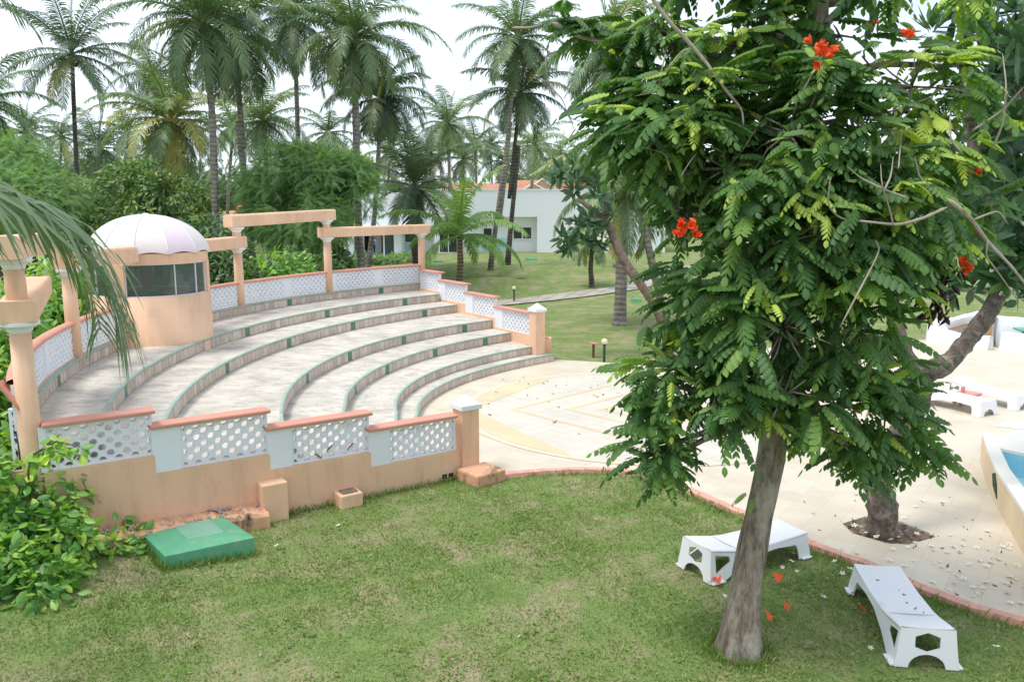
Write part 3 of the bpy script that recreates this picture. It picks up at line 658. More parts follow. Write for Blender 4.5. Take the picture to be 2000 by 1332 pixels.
# umbrella dome: twelve sagging panels between raised ribs, scalloped hem
ND = 12; RD = 1.31; HD = .90; zd = 3.40; off0 = kang(-12.5)
def dome(a, u, sag=True):   # u 0 apex..1 hem
    ph = u * math.pi / 2 * .94; k = (a - off0) / (2 * math.pi / ND); fr_ = k - math.floor(k); sg = math.sin(fr_ * math.pi)
    r = RD * math.sin(ph) * (1 - (.035 * sg if sag else 0)); z = zd + HD * math.cos(ph) - HD * math.cos(math.pi / 2 * .94) + (.05 * sg * u ** 6 if sag else 0)
    return (KC[0] + r * math.cos(a), KC[1] + r * math.sin(a), z)
cols = ['dome_cream', 'dome_pink', 'dome_cream', 'dome_green', 'dome_cream', 'dome_green', 'dome_pink', 'dome_cream', 'dome_green', 'dome_cream', 'dome_green', 'dome_cream']
m = MB(); US = np.linspace(.02, 1, 14)
for i in range(ND):
    A = off0 + (i + np.linspace(0, 1, 9)) * 2 * math.pi / ND; A[-1] -= 1e-5; A[0] += 1e-5
    V = [dome(a, u) for u in US for a in A]; m.add(V, [(j * 9 + k, (j + 1) * 9 + k, (j + 1) * 9 + k + 1, j * 9 + k + 1) for j in range(13) for k in range(8)], i)
dm = m.obj('dome', [M[c] for c in cols], kio, smooth=True)
for i in range(ND):
    a = off0 + i * 2 * math.pi / ND; m = MB(); P = np.array([dome(a, u, False) for u in np.linspace(.02, 1.0, 14)]); m.tube(P + [0, 0, .006], .016, 6); m.obj('rib', M['white'], dm, smooth=True)
m = MB(); m.lathe([(.09, 0), (.07, .03), (.02, .05)], (KC[0], KC[1], zd + HD * .9), 12); m.obj('finial', M['white'], dm)

# --- bits at the foot of the front wall
def wpt(s, t): return A_ + WD * s + WN * t
def atwall(px, py):
    d = ray(px, py); n = np.array([-WD[1], WD[0]]); t = (n @ A_) / (n @ d[:2]); P = d * t; return (P[:2] - A_) @ WD, CAM_H + P[2]
rzw = math.atan2(WD[1], WD[0])
c = wpt(3.26, .21); m = MB(); m.box((c[0], c[1], .14), (.38, .24, .78), rzw); tag(m.obj('concrete_block', M['peach'], bevel=.02), 'tall peach concrete block leaning on the front balustrade above the broken ledge', 'block')
c = wpt(2.12, .25); tb = thing('concrete_block', 'low peach concrete stub with crumbled hollow top at the foot of the wall', 'block', (c[0], c[1], -.05))
m = MB(); m.box((c[0], c[1], .03), (.36, .3, .26), rzw); m.obj('body', M['peach'], tb, bevel=.02); m = MB(); m.box((c[0], c[1], .168), (.24, .18, .02), rzw); m.obj('rubble_fill', M['soil'], tb)
c = wpt(-.16, .42); m = MB(); m.box((c[0], c[1], .0), (.6, .56, .30), rzw + .12); tag(m.obj('concrete_block', M['peach_old'], bevel=.03), 'broad peach concrete block with blackened corner beside the end post', 'block')
led = thing('broken_ledge', 'long crumbling ledge with black mould and rubble along the wall base', 'ledge', (*wpt(4.3, .3), 0))
m = MB(); n = 40; V = []
for i in range(n):
    s = 3.42 + i / (n - 1) * 2.3; zt_ = .20 + .05 * (s - 3.4) + rng.normal(0, .012); tt_ = .52 + rng.normal(0, .012)
    V += [(*wpt(s, .09), zt_), (*wpt(s, tt_ - .03), zt_ - .005 + rng.normal(0, .01)), (*wpt(s, tt_), zt_ - .05), (*wpt(s, tt_ + .01), -.2)]
m.add(V, [(4 * i + j, 4 * i + j + 1, 4 * i + 5 + j, 4 * i + 4 + j) for i in range(n - 1) for j in range(3)] + [(0, 1, 2, 3)]); m.obj('ledge_body', M['peach_old'], led)
m = MB()
for i in range(150):
    s = 3.45 + rng.random() * 2.2; q = wpt(s, .12 + rng.random() * .33); r = .006 + rng.random() ** 2 * .022
    m.box((q[0], q[1], .22 + .05 * (s - 3.4)), (r * 2, r * 1.6, r * 1.2), rng.random() * 3, 0, (.6, .6))
tag(m.obj('rubble', M['rubble'], led), kind='stuff')
# green steel cover
gm = [onz(275, 1040, .12), onz(320, 1103, .08), onz(497, 1050, .12), onz(435, 1008, .14)]
gm = [np.array(onz(a, b, .23)[:2]) for a, b in ((272, 1036), (322, 1086), (497, 1049), (433, 1006))]
cen = sum(gm) / 4; cv = thing('manhole_cover', 'large green painted steel tank cover with a pierced grid in the lawn', 'cover', (cen[0], cen[1], -.05))
m = MB(); inn = [cen + (q - cen) * .38 for q in gm]
V = [(*q, -.15) for q in gm] + [(*q, .23) for q in gm] + [(*q, .27) for q in inn]
m.add(V, [(0, 1, 5, 4), (1, 2, 6, 5), (2, 3, 7, 6), (3, 0, 4, 7), (4, 5, 9, 8), (5, 6, 10, 9), (6, 7, 11, 10), (7, 4, 8, 11), (8, 9, 10, 11)]); m.obj('lid', M['green_metal'], cv, bevel=.008)
m = MB(); g0 = cen + (gm[3] - cen) * .12
ea, eb = (gm[3] - gm[0]) * .2, (gm[1] - gm[0]) * .24
for i in range(15):
    for j in range(9):
        q = g0 + ea * (i / 7 - 1) + eb * (j / 4 - 1); m.box((q[0], q[1], .273), (.03, .03, .014), math.atan2(ea[1], ea[0]), 0, (.5, .5))
M['grid'] = paint('pale_grid', (.35, .52, .42), .1, 3, .5)
m.obj('grid_plate', M['grid'], cv)

# broken spots in the lattice and two openings low in the wall
for (s, z, da) in ((1.98, .80, .6), (2.32, .83, .5), (2.5, .74, -.5)):
    a = A_ + WD * s + WN * .062; d = WD * .05 * (1 if da > 0 else -1); m = MB(); m.tube([(*(a - d), z + .045), (*(a + d * .2), z), (*(a + d), z - .05)], [.008, .012, .007], 6, rough=.3); m.obj('exposed_bar', M['door_wood'], fw)
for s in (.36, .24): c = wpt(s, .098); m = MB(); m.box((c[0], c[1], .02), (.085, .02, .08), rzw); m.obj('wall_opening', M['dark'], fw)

# ------------------------------------------------------------------ plastic sun loungers
LL = 1.64
def lh(v):   # height of the lying surface: raised head, dip, gentle rise to the foot
    return np.interp(v, [0, .1, .44, .6, 1.05, 1.52, LL], [.415, .395, .325, .305, .295, .315, .325])
def strip_map(V, a, b):   # plate (u across, w up) between points
    pass
def make_lounger():
    r = thing('sun_lounger', 'x', 'sun lounger', (0, 0, 0)); W = .262
    vs = np.linspace(0, LL, 40); us = np.array([-1, -.93, -.8, -.4, 0, .4, .8, .93, 1]); V = []
    for top in (0, 1):
        for v in vs:
            for u in us: V.append((u * W, v, lh(v) - (.012 * (1 - u * u) if abs(u) < .9 else (0.010 if abs(u) == 1 else 0)) - (.02 if not top else 0)))
    nu, nv = len(us), len(vs); F = []
    for j in range(nv - 1):
        for i in range(nu - 1):
            a = j * nu + i; b = nu * nv + a; F += [(a, a + nu, a + nu + 1, a + 1), (b, b + 1, b + nu + 1, b + nu)]
    for j in range(nv - 1):
        for i in (0, nu - 1): a = j * nu + i; b = a + nu * nv; F.append((a, b, b + nu, a + nu) if i == 0 else (a, a + nu, b + nu, b))
    m = MB(); m.add(V, F); m.obj('deck', M['plastic'], r, smooth=True)
    m = MB(); m.box((0, .46, lh(.46) - .006), (.45, .012, .006)); m.obj('hinge_line', M['concrete_grey'], r)
    # side skirts with an arch at the foot leg, a long low arch and a kite hole at the head
    for sgn in (-1, 1):
        o = [(v, lh(v) - .012) for v in np.linspace(0, LL, 30)]
        lower = [(LL + .01, 0), (LL - .17, 0)] + [(LL - .17 - .06 * (1 - math.cos(a)), .2 * math.sin(a) * .98) for a in np.linspace(.25, 1.45, 7)] + [(LL - .34, .20), (1.1, .215), (.8, .20)] + [(.47, .11), (.33, .05), (.22, 0), (-.02, 0)]
        hole = [(.07, .33), (.30, .275), (.31, .21), (.07, .10)]
        Vp, Fp = plate(o + lower, [hole], .018)
        m = MB(); W3 = np.array([[sgn * (W - .012 + .045 * (1 - min(1, q[1] / .3)) + q[2]), q[0], q[1]] for q in Vp]); m.add(W3, Fp if sgn > 0 else [tuple(reversed(f)) for f in Fp]); m.obj('side_skirt', M['plastic'], r)
        for fv, fl in ((.08, .2), (LL - .06, .16)): m = MB(); m.box((sgn * (W + .05), fv, .008), (.07, fl, .015)); m.obj('foot', M['plastic'], r)
    def endp(v0, lean, htop, hexh, wb):
        o = [(-W + .01, htop), (W - .01, htop), (wb, 0), (wb - .13, 0)] + [((wb - .13) * math.cos(a), .14 * math.sin(a)) for a in np.linspace(.15, math.pi - .15, 13)] + [(-wb + .13, 0), (-wb, 0)]
        h = [[(.118 * x, .262 + .085 * y) for x, y in ((0, 1.15), (1, .65), (1, -.65), (0, -1.15), (-1, -.65), (-1, .65))]] if hexh else []
        Vp, Fp = plate(o, h, .018); m = MB()
        m.add(np.array([[q[0], v0 + lean * (1 - q[1] / htop) + q[2], q[1]] for q in Vp]), Fp); m.obj('end_panel', M['plastic'], r)
    endp(.01, -.035, .40, True, W + .045); endp(LL - .008, .03, .315, False, W + .045)
    return r
lg = make_lounger()
def place_lounger(o, h, f):
    d = np.array(f) - np.array(h); rz = math.atan2(d[1], d[0]) - math.pi / 2
    return (h[0], h[1], float(gz(*h)) if False else 0), rz
LG = 'white plastic sun loungers'
h1 = onz(1808, 1295)[:2]; f1 = onz(1736, 1128, .325)[:2]; f1 = f1
l0, r0 = place_lounger(lg, h1, f1); lg.location = (l0[0], l0[1], -.035); lg.rotation_euler = (0, 0, r0); lg['label'] = 'white plastic lounger nearest the viewer, on the grass with dry petals on its deck'; lg['group'] = LG
a = onz(1391, 1135)[:2]; b = onz(1588, 1079)[:2]; d = (b - a) / np.linalg.norm(b - a); n = np.array([-d[1], d[0]])
h2 = a + n * .30; dup(lg, (h2[0], h2[1], -.035), math.atan2(d[1], d[0]) - math.pi / 2, 'white plastic lounger half hidden behind the grey flowering tree trunk', LG)
a = onz(1912, 815)[:2]; hd = onz(1812, 765, .43)[:2]; b2 = onz(1948, 808)[:2]
n = (b2 - a) / np.linalg.norm(b2 - a); ft = a + n * .30
for nm, ft_, hd_ in (('white plastic lounger on the paving, the nearer one beside the low pink table', ft, None), ('white plastic lounger on the paving, farther back beyond the pink table, its head raised', None, None)):
    if ft_ is not None:
        dd = np.array([-n[1], n[0]]); dd = -dd if dd[0] > 0 else dd; hp = ft_ + dd * LL
    else: hp = hp + onz(1982, 803)[:2] - onz(1912, 815)[:2]
    fp = hp - dd * LL; q = fp - hp
    dup(lg, (hp[0], hp[1], .005), math.atan2(q[1], q[0]) - math.pi / 2, nm, LG)
tq = onz(1888, 768, .26); st = thing('side_table', 'low pink plastic table between the two loungers on the paving', 'table', (tq[0], tq[1], 0))
m = MB(); m.box((tq[0], tq[1], .25), (.52, .42, .05), .5); m.obj('table_top', M['rust_pink'], st, bevel=.015)
for dx, dy in ((.18, .14), (-.18, .14), (.18, -.14), (-.18, -.14)):
    m = MB(); m.box((tq[0] + dx, tq[1] + dy, .112), (.06, .06, .224), .5); m.obj('leg', M['rust_pink'], st)
m = MB(); m.lathe([(.04, 0), (.045, .12), (.038, .12), (.034, .02)], (tq[0] - .08, tq[1] + .02, .275), 14, cap=False); m.lathe([(.034, .01), (.001, .012)], (tq[0] - .08, tq[1] + .02, .275), 14, cap=False); tag(m.obj('cup', M['rust_pink']), 'small pink cup standing on the low pink table', 'cup')

# ------------------------------------------------------------------ lamps, sign post, hatches
def lamp(px, py, label, h=.72):
    q = onz(px, py); z0 = float(gz(q[0], q[1])); r = thing('bollard_lamp', label, 'lamp', (q[0], q[1], z0), group='globe lamps on the lawn')
    m = MB(); m.lathe([(.10, 0), (.10, .02), (.036, .03), (.036, h - .16), (.055, h - .14), (.055, h - .10)], (q[0], q[1], z0), 16); m.obj('post', M['dark_green'], r)
    m = MB(); a = np.linspace(-1.35, 1.57, 12); m.lathe([(.09 * math.cos(t) + .001, h + .09 * math.sin(t) - .03) for t in a], (q[0], q[1], z0), 20); m.obj('globe', M['globe'], r, smooth=True)
lamp(1180, 706, 'globe lamp on a dark green post beside the short brown post', .66)
lamp(1004, 588, 'small globe lamp on a dark green post by the far footpath', .68)
q = onz(1159, 695); sp = thing('sign_post', 'short brown post with a flat square top on the lawn beside the near globe lamp', 'post', (q[0], q[1], -.05))
m = MB(); m.box((q[0], q[1], .15), (.07, .07, .42)); m.obj('post', M['brown'], sp); m = MB(); m.box((q[0], q[1], .375), (.25, .22, .03), .2); m.obj('flat_top', M['rust_pink'], sp)
for (px, py, Y, sx, lab) in ((1037, 506, 57, .9, 'green hatch cover on the far lawn in front of the white house window'), (856, 512, 55, .8, 'green hatch cover on the far lawn beside the leftmost pergola column'), (1176, 508, 56, .9, 'flat green hatch cover on the far lawn behind the small dark trunk'), (1243, 588, 38, .5, 'flat green hatch cover on the lawn just right of the thick palm trunk')):
    if 'leftmost' in lab: lab = 'green hatch cover between the end pergola column and the bright young palm'
    q = aty(px, py, Y); z0 = float(gz(q[0], q[1])); r = thing('hatch_cover', lab, 'cover', (q[0], q[1], z0), group='green hatch covers on the far lawn')
    m = MB(); m.box((q[0], q[1], z0 + .05), (sx, sx * .8, .2), .1, 0, (.8, .8)); m.obj('lid', M['green_metal'], r); m = MB(); m.box((q[0], q[1], z0 + .16), (.3 * sx, .3 * sx, .03), .1); m.obj('hatch', M['grid'], r)

# ------------------------------------------------------------------ low whitewashed walls on the right
def rough_wall(name, label, pts, h0, h1, thick, mat, cat='wall', prof=None):
    m = MB(); P = []
    for a, b in zip(pts[:-1], pts[1:]):
        a, b = np.array(a, float), np.array(b, float); n = max(3, int(np.linalg.norm(b - a) / .18)); P += [a + (b - a) * i / n for i in range(n)]
    P.append(np.array(pts[-1], float)); P = np.array(P); d = np.gradient(P, axis=0); d /= np.linalg.norm(d, axis=1)[:, None]; N = np.stack([-d[:, 1], d[:, 0]], 1)
    V = []; L_ = len(P)
    for i, (q, n) in enumerate(zip(P, N)):
        t = i / (L_ - 1); h = (prof(t) if prof else h0 + (h1 - h0) * t) + rng.normal(0, .012)
        for o, z in ((-1.25, -.2), (-1.2, .1), (-1, .18), (-.95, h - .05), (-.6, h), (.6, h + .01), (.95, h - .05), (1, .18), (1.25, -.2)):
            j = rng.normal(0, .013, 2); V.append((*(q + n * thick / 2 * o + j), z))
    m.add(V, [(9 * i + k, 9 * i + k + 1, 9 * i + 10 + k, 9 * i + 9 + k) for i in range(L_ - 1) for k in range(8)] + [tuple(range(9)), tuple(9 * (L_ - 1) + k for k in range(8, -1, -1))])
    return tag(m.obj(name, mat, smooth=True), label, cat)
w0 = onz(1812, 668)[:2]; w1 = onz(1925, 682)[:2]; wv_ = (w1 - w0) / np.linalg.norm(w1 - w0)
rough_wall('low_wall', 'low rough whitewashed wall with a raised left end at the back of the paving', [w0, w0 + (w1 - w0) * 1.08], .6, .6, .3, M['whitewash'], prof=lambda t: .78 - .36 * float(smooth(.12, .34, t)))
wb = onz(1836, 632, .5)[:2]; wb2 = onz(1925, 610, .5)[:2]; rough_wall('low_wall', 'low whitewashed wall behind the planting bed, beyond the raised-end wall', [wb, wb2], .55, .6, .26, M['whitewash'])
ow = onz(1938, 668)[:2]; m = MB(); c = ow + np.array([.35, .7]); m.box((c[0], c[1], .28), (1.1, 2.0, .78), -.55, 0, (.98, .98)); tag(m.obj('ramp_wall', M['orange_wall'], bevel=.03), 'orange plastered block between the two low whitewashed walls', 'wall')
w2 = onz(1958, 683)[:2]; w3 = onz(2000, 690)[:2]; wd = (w3 - w2) / np.linalg.norm(w3 - w2)
rough_wall('low_wall', 'low whitewashed wall at the right frame edge with a green lid behind it', [w2, w2 + wd * 5], .55, .58, .32, M['whitewash'])
gl = onz(1990, 640, .75); m = MB(); m.box((gl[0] + 1.5, gl[1] + .2, .62), (2.6, .6, .05), -.2); m.box((gl[0] + 1.6, gl[1] + .3, .35), (2.2, .45, .48), -.2, 1); tag(m.obj('metal_bin', [M['green_metal'], M['dark']]), 'dark bin with a flat green lid behind the whitewashed wall', 'bin')
rough_wall('low_wall', 'tall white curved wall end behind the green bin lid', [onz(1988, 640, .8)[:2] + np.array([.3, 1.7]), onz(2015, 640, .8)[:2] + np.array([2.5, 1.4])], .9, .8, .28, M['whitewash'])
m = MB(); m.add([(w0[0] + .3, w0[1] + .2, .3), (w1[0] + .3, w1[1] + .3, .3), (wb2[0], wb2[1], .3), (wb[0], wb[1], .3)], [(0, 1, 2, 3)]); tag(m.obj('planting_soil', M['soil']), kind='structure')

# ------------------------------------------------------------------ raised pool
PZ = .52
po = [onz(a, b, PZ)[:2] for a, b in [(1919, 845), (1930, 878), (1947, 915), (2000, 997)]]
e = (po[3] - po[2]) / np.linalg.norm(po[3] - po[2]); po.append(po[3] + e * 4)
pi_ = [onz(a, b, PZ)[:2] for a, b in [(1953, 875), (1962, 893), (1972, 915), (2000, 952)]]; e2 = (pi_[3] - pi_[2]) / np.linalg.norm(pi_[3] - pi_[2]); pi_.append(pi_[3] + e2 * 4)
top_ = onz(2000, 861, PZ)[:2]; eo = (top_ - po[0]) / np.linalg.norm(top_ - po[0]); po_r = po[0] + eo * 8; pi_r = pi_[0] + eo * 7
pool = thing('raised_pool', 'raised cream walled pool with light blue interior at the right edge', 'pool', (po[0][0], po[0][1], 0))
m = MB(); O = [po_r] + po; I = [pi_r] + pi_; n = len(O)
V = [(*q, -.05) for q in O] + [(*q, PZ - .05) for q in O]; m.add(V, [(i, n + i, n + i + 1, i + 1) for i in range(n - 1)]); m.obj('outer_wall', M['cream_wall'], pool)
m = MB(); O2 = [q + (q - I[i]) / max(.2, np.linalg.norm(q - I[i])) * .02 for i, q in enumerate(O)]
V = [(*q, PZ) for q in O2] + [(*q, PZ) for q in I] + [(*q, PZ - .055) for q in O2] + [(*q, PZ - .055) for q in I]
m.add(V, [(i, i + 1, n + i + 1, n + i) for i in range(n - 1)] + [(i, 2 * n + i, 2 * n + i + 1, i + 1) for i in range(n - 1)] + [(n + i, n + i + 1, 3 * n + i + 1, 3 * n + i) for i in range(n - 1)]); m.obj('pool_coping', M['cream_top'], pool)
m = MB(); V = [(*q, .02) for q in I] + [(*q, PZ - .05) for q in I]; m.add(V, [(i, i + 1, n + i + 1, n + i) for i in range(n - 1)]); m.obj('pool_lining', M['pool_blue'], pool)
m = MB(); m.add([(*q, .10) for q in I], [tuple(range(n))]); tag(m.obj('pool_water', M['water']), kind='structure')
a = onz(1944, 925, PZ - .12); b = onz(1953, 972, .12); m = MB(); m.tube([a + [-.03, -.03, 0], (a + b) / 2 + [-.07, -.05, .03], b + [-.04, -.04, 0]], .035, 8); tag(m.obj('drain_pipe', M['dark_green'], pool))
m = MB()
for poly_ in ([(1940, 832), (1976, 822), (2040, 828), (2060, 840), (1992, 838)], [(1956, 852), (1992, 838), (1996, 862), (1985, 861)]): m.add([(*onz(a, b, .006)[:2], .006) for a, b in poly_], [tuple(range(len(poly_)))])
tag(m.obj('blue_paving_inlay', M['pale_blue']), kind='structure')

# ------------------------------------------------------------------ houses
hs = thing('white_house', 'long low white house with flat parapet, dark windows and glass doors beyond the lawn', 'house', (0, 66, .5))
YB = 64.0
def hp_(px, py, Y=YB): return aty(px, py, Y)
def hbox(name, x0, x1, z0, z1, y0, y1, mat, par=hs, bev=0):
    m = MB(); m.box(((x0 + x1) / 2, (y0 + y1) / 2, (z0 + z1) / 2), (x1 - x0, y1 - y0, z1 - z0)); return m.obj(name, mat, par, bevel=bev)
X_ = lambda px: hp_(px, 450)[0]; Z_ = lambda py: hp_(1000, py)[2]
ztop = Z_(372); zlin = Z_(424); zb = -.3
hbox('upper_wall', X_(846), X_(1300), zlin, ztop, YB, YB + 9, M['house_white'])
hbox('parapet_cap', X_(845.5), X_(1301), ztop + .002, ztop + .10, YB - .04, YB + 9.04, M['house_white'])
hbox('upper_wall', X_(690), X_(846) - .01, Z_(452), Z_(376), YB + 1.2, YB + 9, M['house_white'])
hbox('wall_pier', X_(1049), X_(1110), zb, zlin - .003, YB, YB + 2, M['house_white'])
hbox('wall_pier', X_(1150), X_(1300), zb, zlin - .003, YB, YB + 2, M['house_white'])
hbox('recessed_wall', X_(846), X_(1300), zb, zlin - .01, YB + .8, YB + 8.9, M['house_white'])
hbox('recessed_wall', X_(690), X_(846) - .02, zb, Z_(452) - .01, YB + 2.0, YB + 8.9, M['house_white'])
hbox('plinth', X_(640), X_(800), zb, Z_(500), YB - .8, YB + 1.98, M['house_white'])
def window(x0, x1, y0, y1, Y, n=2):
    m = MB(); a, b, c, d = X_(x0), X_(x1), Z_(y1), Z_(y0); w_ = .08
    for (p, q, r, s_) in ((a, b, c, c + w_), (a, b, d - w_, d), (a, a + w_, c + w_ + .002, d - w_ - .002), (b - w_, b, c + w_ + .002, d - w_ - .002)): m.box(((p + q) / 2, Y - .03, (r + s_) / 2), (q - p, .1, s_ - r))
    for i in range(1, n): x = a + (b - a) * i / n; m.box((x, Y - .03, (c + d) / 2), (w_ * .9, .09, d - c - 2 * w_ - .004))
    f = m.obj('window', M['white'], hs); m = MB(); m.box(((a + b) / 2, Y + .0, (c + d) / 2), (b - a - .1, .04, d - c - .1)); m.obj('pane', M['dark_glass'], f)
window(1001, 1040, 443, 469, YB + .76); window(942, 962, 445, 465, YB + .76, 1); window(1160, 1200, 443, 469, YB + .76)
window(855, 893, 430, 496, YB + .76, 2); window(783, 802, 455, 477, YB + 1.96, 1)
hbox('infill_panel', X_(942), X_(990), zb + .3, Z_(466), YB + .68, YB + .79, M['aqua']); hbox('infill_panel', X_(783), X_(820), zb + .3, Z_(478), YB + 1.88, YB + 1.99, M['aqua'])
# open room with glazed front on the left
x0, x1 = X_(690), X_(770)
hbox('porch_roof', X_(655), X_(800), Z_(452), Z_(447), YB - .6, YB + 2.4, M['house_white'])
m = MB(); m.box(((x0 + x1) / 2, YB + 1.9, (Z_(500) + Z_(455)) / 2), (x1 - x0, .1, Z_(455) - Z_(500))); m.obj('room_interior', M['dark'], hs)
hbox('wall_pier', X_(672), X_(691), zb, Z_(453), YB - .1, YB + 1.98, M['house_white']); hbox('wall_pier', X_(769), X_(783), zb, Z_(453), YB - .1, YB + 1.98, M['house_white'])
for px in (709, 749): hbox('door_post', X_(px) - .05, X_(px) + .06, Z_(500) + .003, Z_(453), YB - .02, YB + .08, M['white'])
for a, b in ((691.5, 707), (751, 768)): hbox('sliding_door', X_(a), X_(b), Z_(500) + .003, Z_(453), YB + .0, YB + .05, M['glass'])
hbox('inner_door', X_(738), X_(748), Z_(500) + .01, Z_(455), YB + 1.78, YB + 1.84, M['door_wood']); hbox('inner_panel', X_(724), X_(737), Z_(500) + .01, Z_(455), YB + 1.80, YB + 1.84, M['house_white'])
# terracotta-roofed house behind
YR = 84.; rh = thing('tiled_house', 'house with terracotta tiled roof and small peach gables showing above the white parapet', 'house', (0, YR, 0))
g = lambda px, py, Y=YR: aty(px, py, Y)
m = MB(); xa, xb = g(745, 380)[0], g(1290, 380)[0]; ze = g(900, 380)[2]; zr = g(900, 357)[2]; zr2 = g(1055, 350)[2]
def gable(m, x0, x1, y0, y1, ze, zr): m.add([(x0, y0, ze), (x1, y0, ze), (x1, y1, ze), (x0, y1, ze), (x0 + 1.5, (y0 + y1) / 2, zr), (x1 - 1.5, (y0 + y1) / 2, zr)], [(0, 1, 5, 4), (2, 3, 4, 5), (3, 0, 4), (1, 2, 5)])
gable(m, xa + 5, xb, YR, YR + 8, ze, zr); m.obj('roof', M['terracotta'], rh)
m = MB(); m.box(((xa + xb) / 2 + 2, YR + 4, ze / 2 - .1), (xb - xa - 7, 7.4, ze - .1)); m.obj('wall', M['peach'], rh)
m = MB()
for (a_, t_p, b_, pyr, yy) in ((1028, 1058, 1090, 351, YR - 1.6), (1019, 1040, 1064, 360, YR - 2.1)):
    A1, T1, B1 = g(a_, 374), g(t_p, pyr), g(b_, 374)
    m.add([(A1[0] - .3, yy, A1[2] - .15), (T1[0], yy, T1[2]), (B1[0] + .3, yy, B1[2] - .15), (A1[0] - .3, YR + 4, A1[2] - .15), (T1[0], YR + 4, T1[2]), (B1[0] + .3, YR + 4, B1[2] - .15)], [(0, 1, 4, 3), (1, 2, 5, 4)])
m.add([(*g(985, 378, YR - .5)[:2], ze), (*g(1058, 378, YR - .5)[:2], ze), (g(1058, 352)[0], YR + 4, zr2), (g(1003, 352)[0], YR + 4, zr2)], [(0, 1, 2, 3)])
m.obj('roof', M['terracotta'], rh)
for k, (px0, pxm, px1, pt) in enumerate(((1031, 1058, 1085, 352), (1022, 1040, 1062, 361))):
    a, b, c = g(px0, 373), g(pxm, pt), g(px1, 373); y = YR - 1.7 - k * .5
    m = MB(); m.add([(a[0], y, a[2]), (c[0], y, c[2]), (b[0], y, b[2])], [(0, 1, 2)]); m.box(((a[0] + c[0]) / 2, y + .02, a[2] - 1), (c[0] - a[0], .03, 2)); gb = m.obj('gable', M['peach'], rh)
    m = MB(); m.tube([(a[0] - .1, y - .05, a[2]), (b[0], y - .05, b[2] + .06), (c[0] + .1, y - .05, c[2])], .1, 5); m.obj('barge_board', M['cream_top'], gb)
# grey thatched roof left, and small tiled house far left
tr = thing('thatched_hut', 'grey conical thatched hut roof behind the feathery tree', 'hut', (*aty(750, 385, 78)[:2], 0))
q = aty(752, 372, 78); m = MB(); m.lathe([(3.6, q[2] - 2.0), (1.6, q[2] - .6), (.1, q[2])], (q[0], q[1], 0), 18); m.obj('roof', M['concrete_grey'], tr, smooth=True); m = MB(); m.lathe([(2.8, -.3), (2.8, q[2] - 1.7)], (q[0], q[1], 0), 18); m.obj('wall', M['cream_wall'], tr)
YH = 92.; fh = thing('small_house', 'small grey walled house with pink and terracotta roofs among the palms far left', 'house', (*aty(455, 440, YH)[:2], 0))
g2 = lambda px, py, Y=YH: aty(px, py, Y)
m = MB(); a, b = g2(400, 424), g2(500, 424); m.box(((a[0] + b[0]) / 2, YH + 2, (a[2] - 2) / 2 + .2), (b[0] - a[0], 3.6, a[2] + 2)); m.obj('wall', M['concrete_grey'], fh)
m = MB(); m.add([g2(432, 424, YH - .4), g2(560, 425, YH - .4), g2(560, 408, YH + 3), g2(440, 412, YH + 3)], [(0, 1, 2, 3)]); m.add([g2(462, 414, YH + 1), g2(560, 416, YH + 1), g2(560, 397, YH + 4), g2(462, 399, YH + 4)], [(0, 1, 2, 3)]); ro = m.obj('roof', M['terracotta'], fh)
sm = ro.modifiers.new('thick', 'SOLIDIFY'); sm.thickness = .15
# man bending in front of the open room
mq = aty(725, 505, YB - 2.2); mz = float(gz(mq[0], mq[1]))
man = thing('person', 'person in blue overalls and straw hat bending forward before the open room', 'person', (mq[0], mq[1], mz))
J = [(0, 0, .92), (0, -.18, 1.08), (0, -.40, 1.2), (0, -.52, 1.24), (0, -.62, 1.27), (-.1, 0, .9), (-.11, -.06, .5), (-.11, .02, .08), (-.11, -.1, .04), (.1, 0, .9), (.12, -.06, .5), (.12, .02, .08), (.12, -.1, .04), (-.19, -.4, 1.16), (-.24, -.5, .9), (-.2, -.62, .68), (.19, -.4, 1.16), (.24, -.5, .9), (.2, -.62, .68)]
ED = [(0, 1), (1, 2), (2, 3), (3, 4), (0, 5), (5, 6), (6, 7), (7, 8), (0, 9), (9, 10), (10, 11), (11, 12), (2, 13), (13, 14), (14, 15), (2, 16), (16, 17), (17, 18)]
RR = [.16, .16, .17, .06, .11, .1, .075, .05, .045, .1, .075, .05, .045, .065, .05, .04, .065, .05, .04]
me = bpy.data.meshes.new('body'); me.from_pydata(J, ED, []); bo = bpy.data.objects.new('body', me); COL.objects.link(bo); bo.parent = man
sk = bo.modifiers.new('skin', 'SKIN'); me.skin_vertices.new() if not me.skin_vertices else None
for i, v in enumerate(me.skin_vertices[0].data): v.radius = (RR[i], RR[i]); v.use_root = (i == 0)
ss = bo.modifiers.new('sub', 'SUBSURF'); ss.levels = 1; ss.render_levels = 1; me.materials.append(M['blue_cloth'])
m = MB(); c = (mq[0], mq[1] - .64, mz + 1.36); m.lathe([(.24, 0), (.22, .02), (.11, .03), (.10, .12), (.02, .14)], c, 16); m.obj('hat', M['straw'], man)
man.rotation_euler = (0, 0, 0.5)

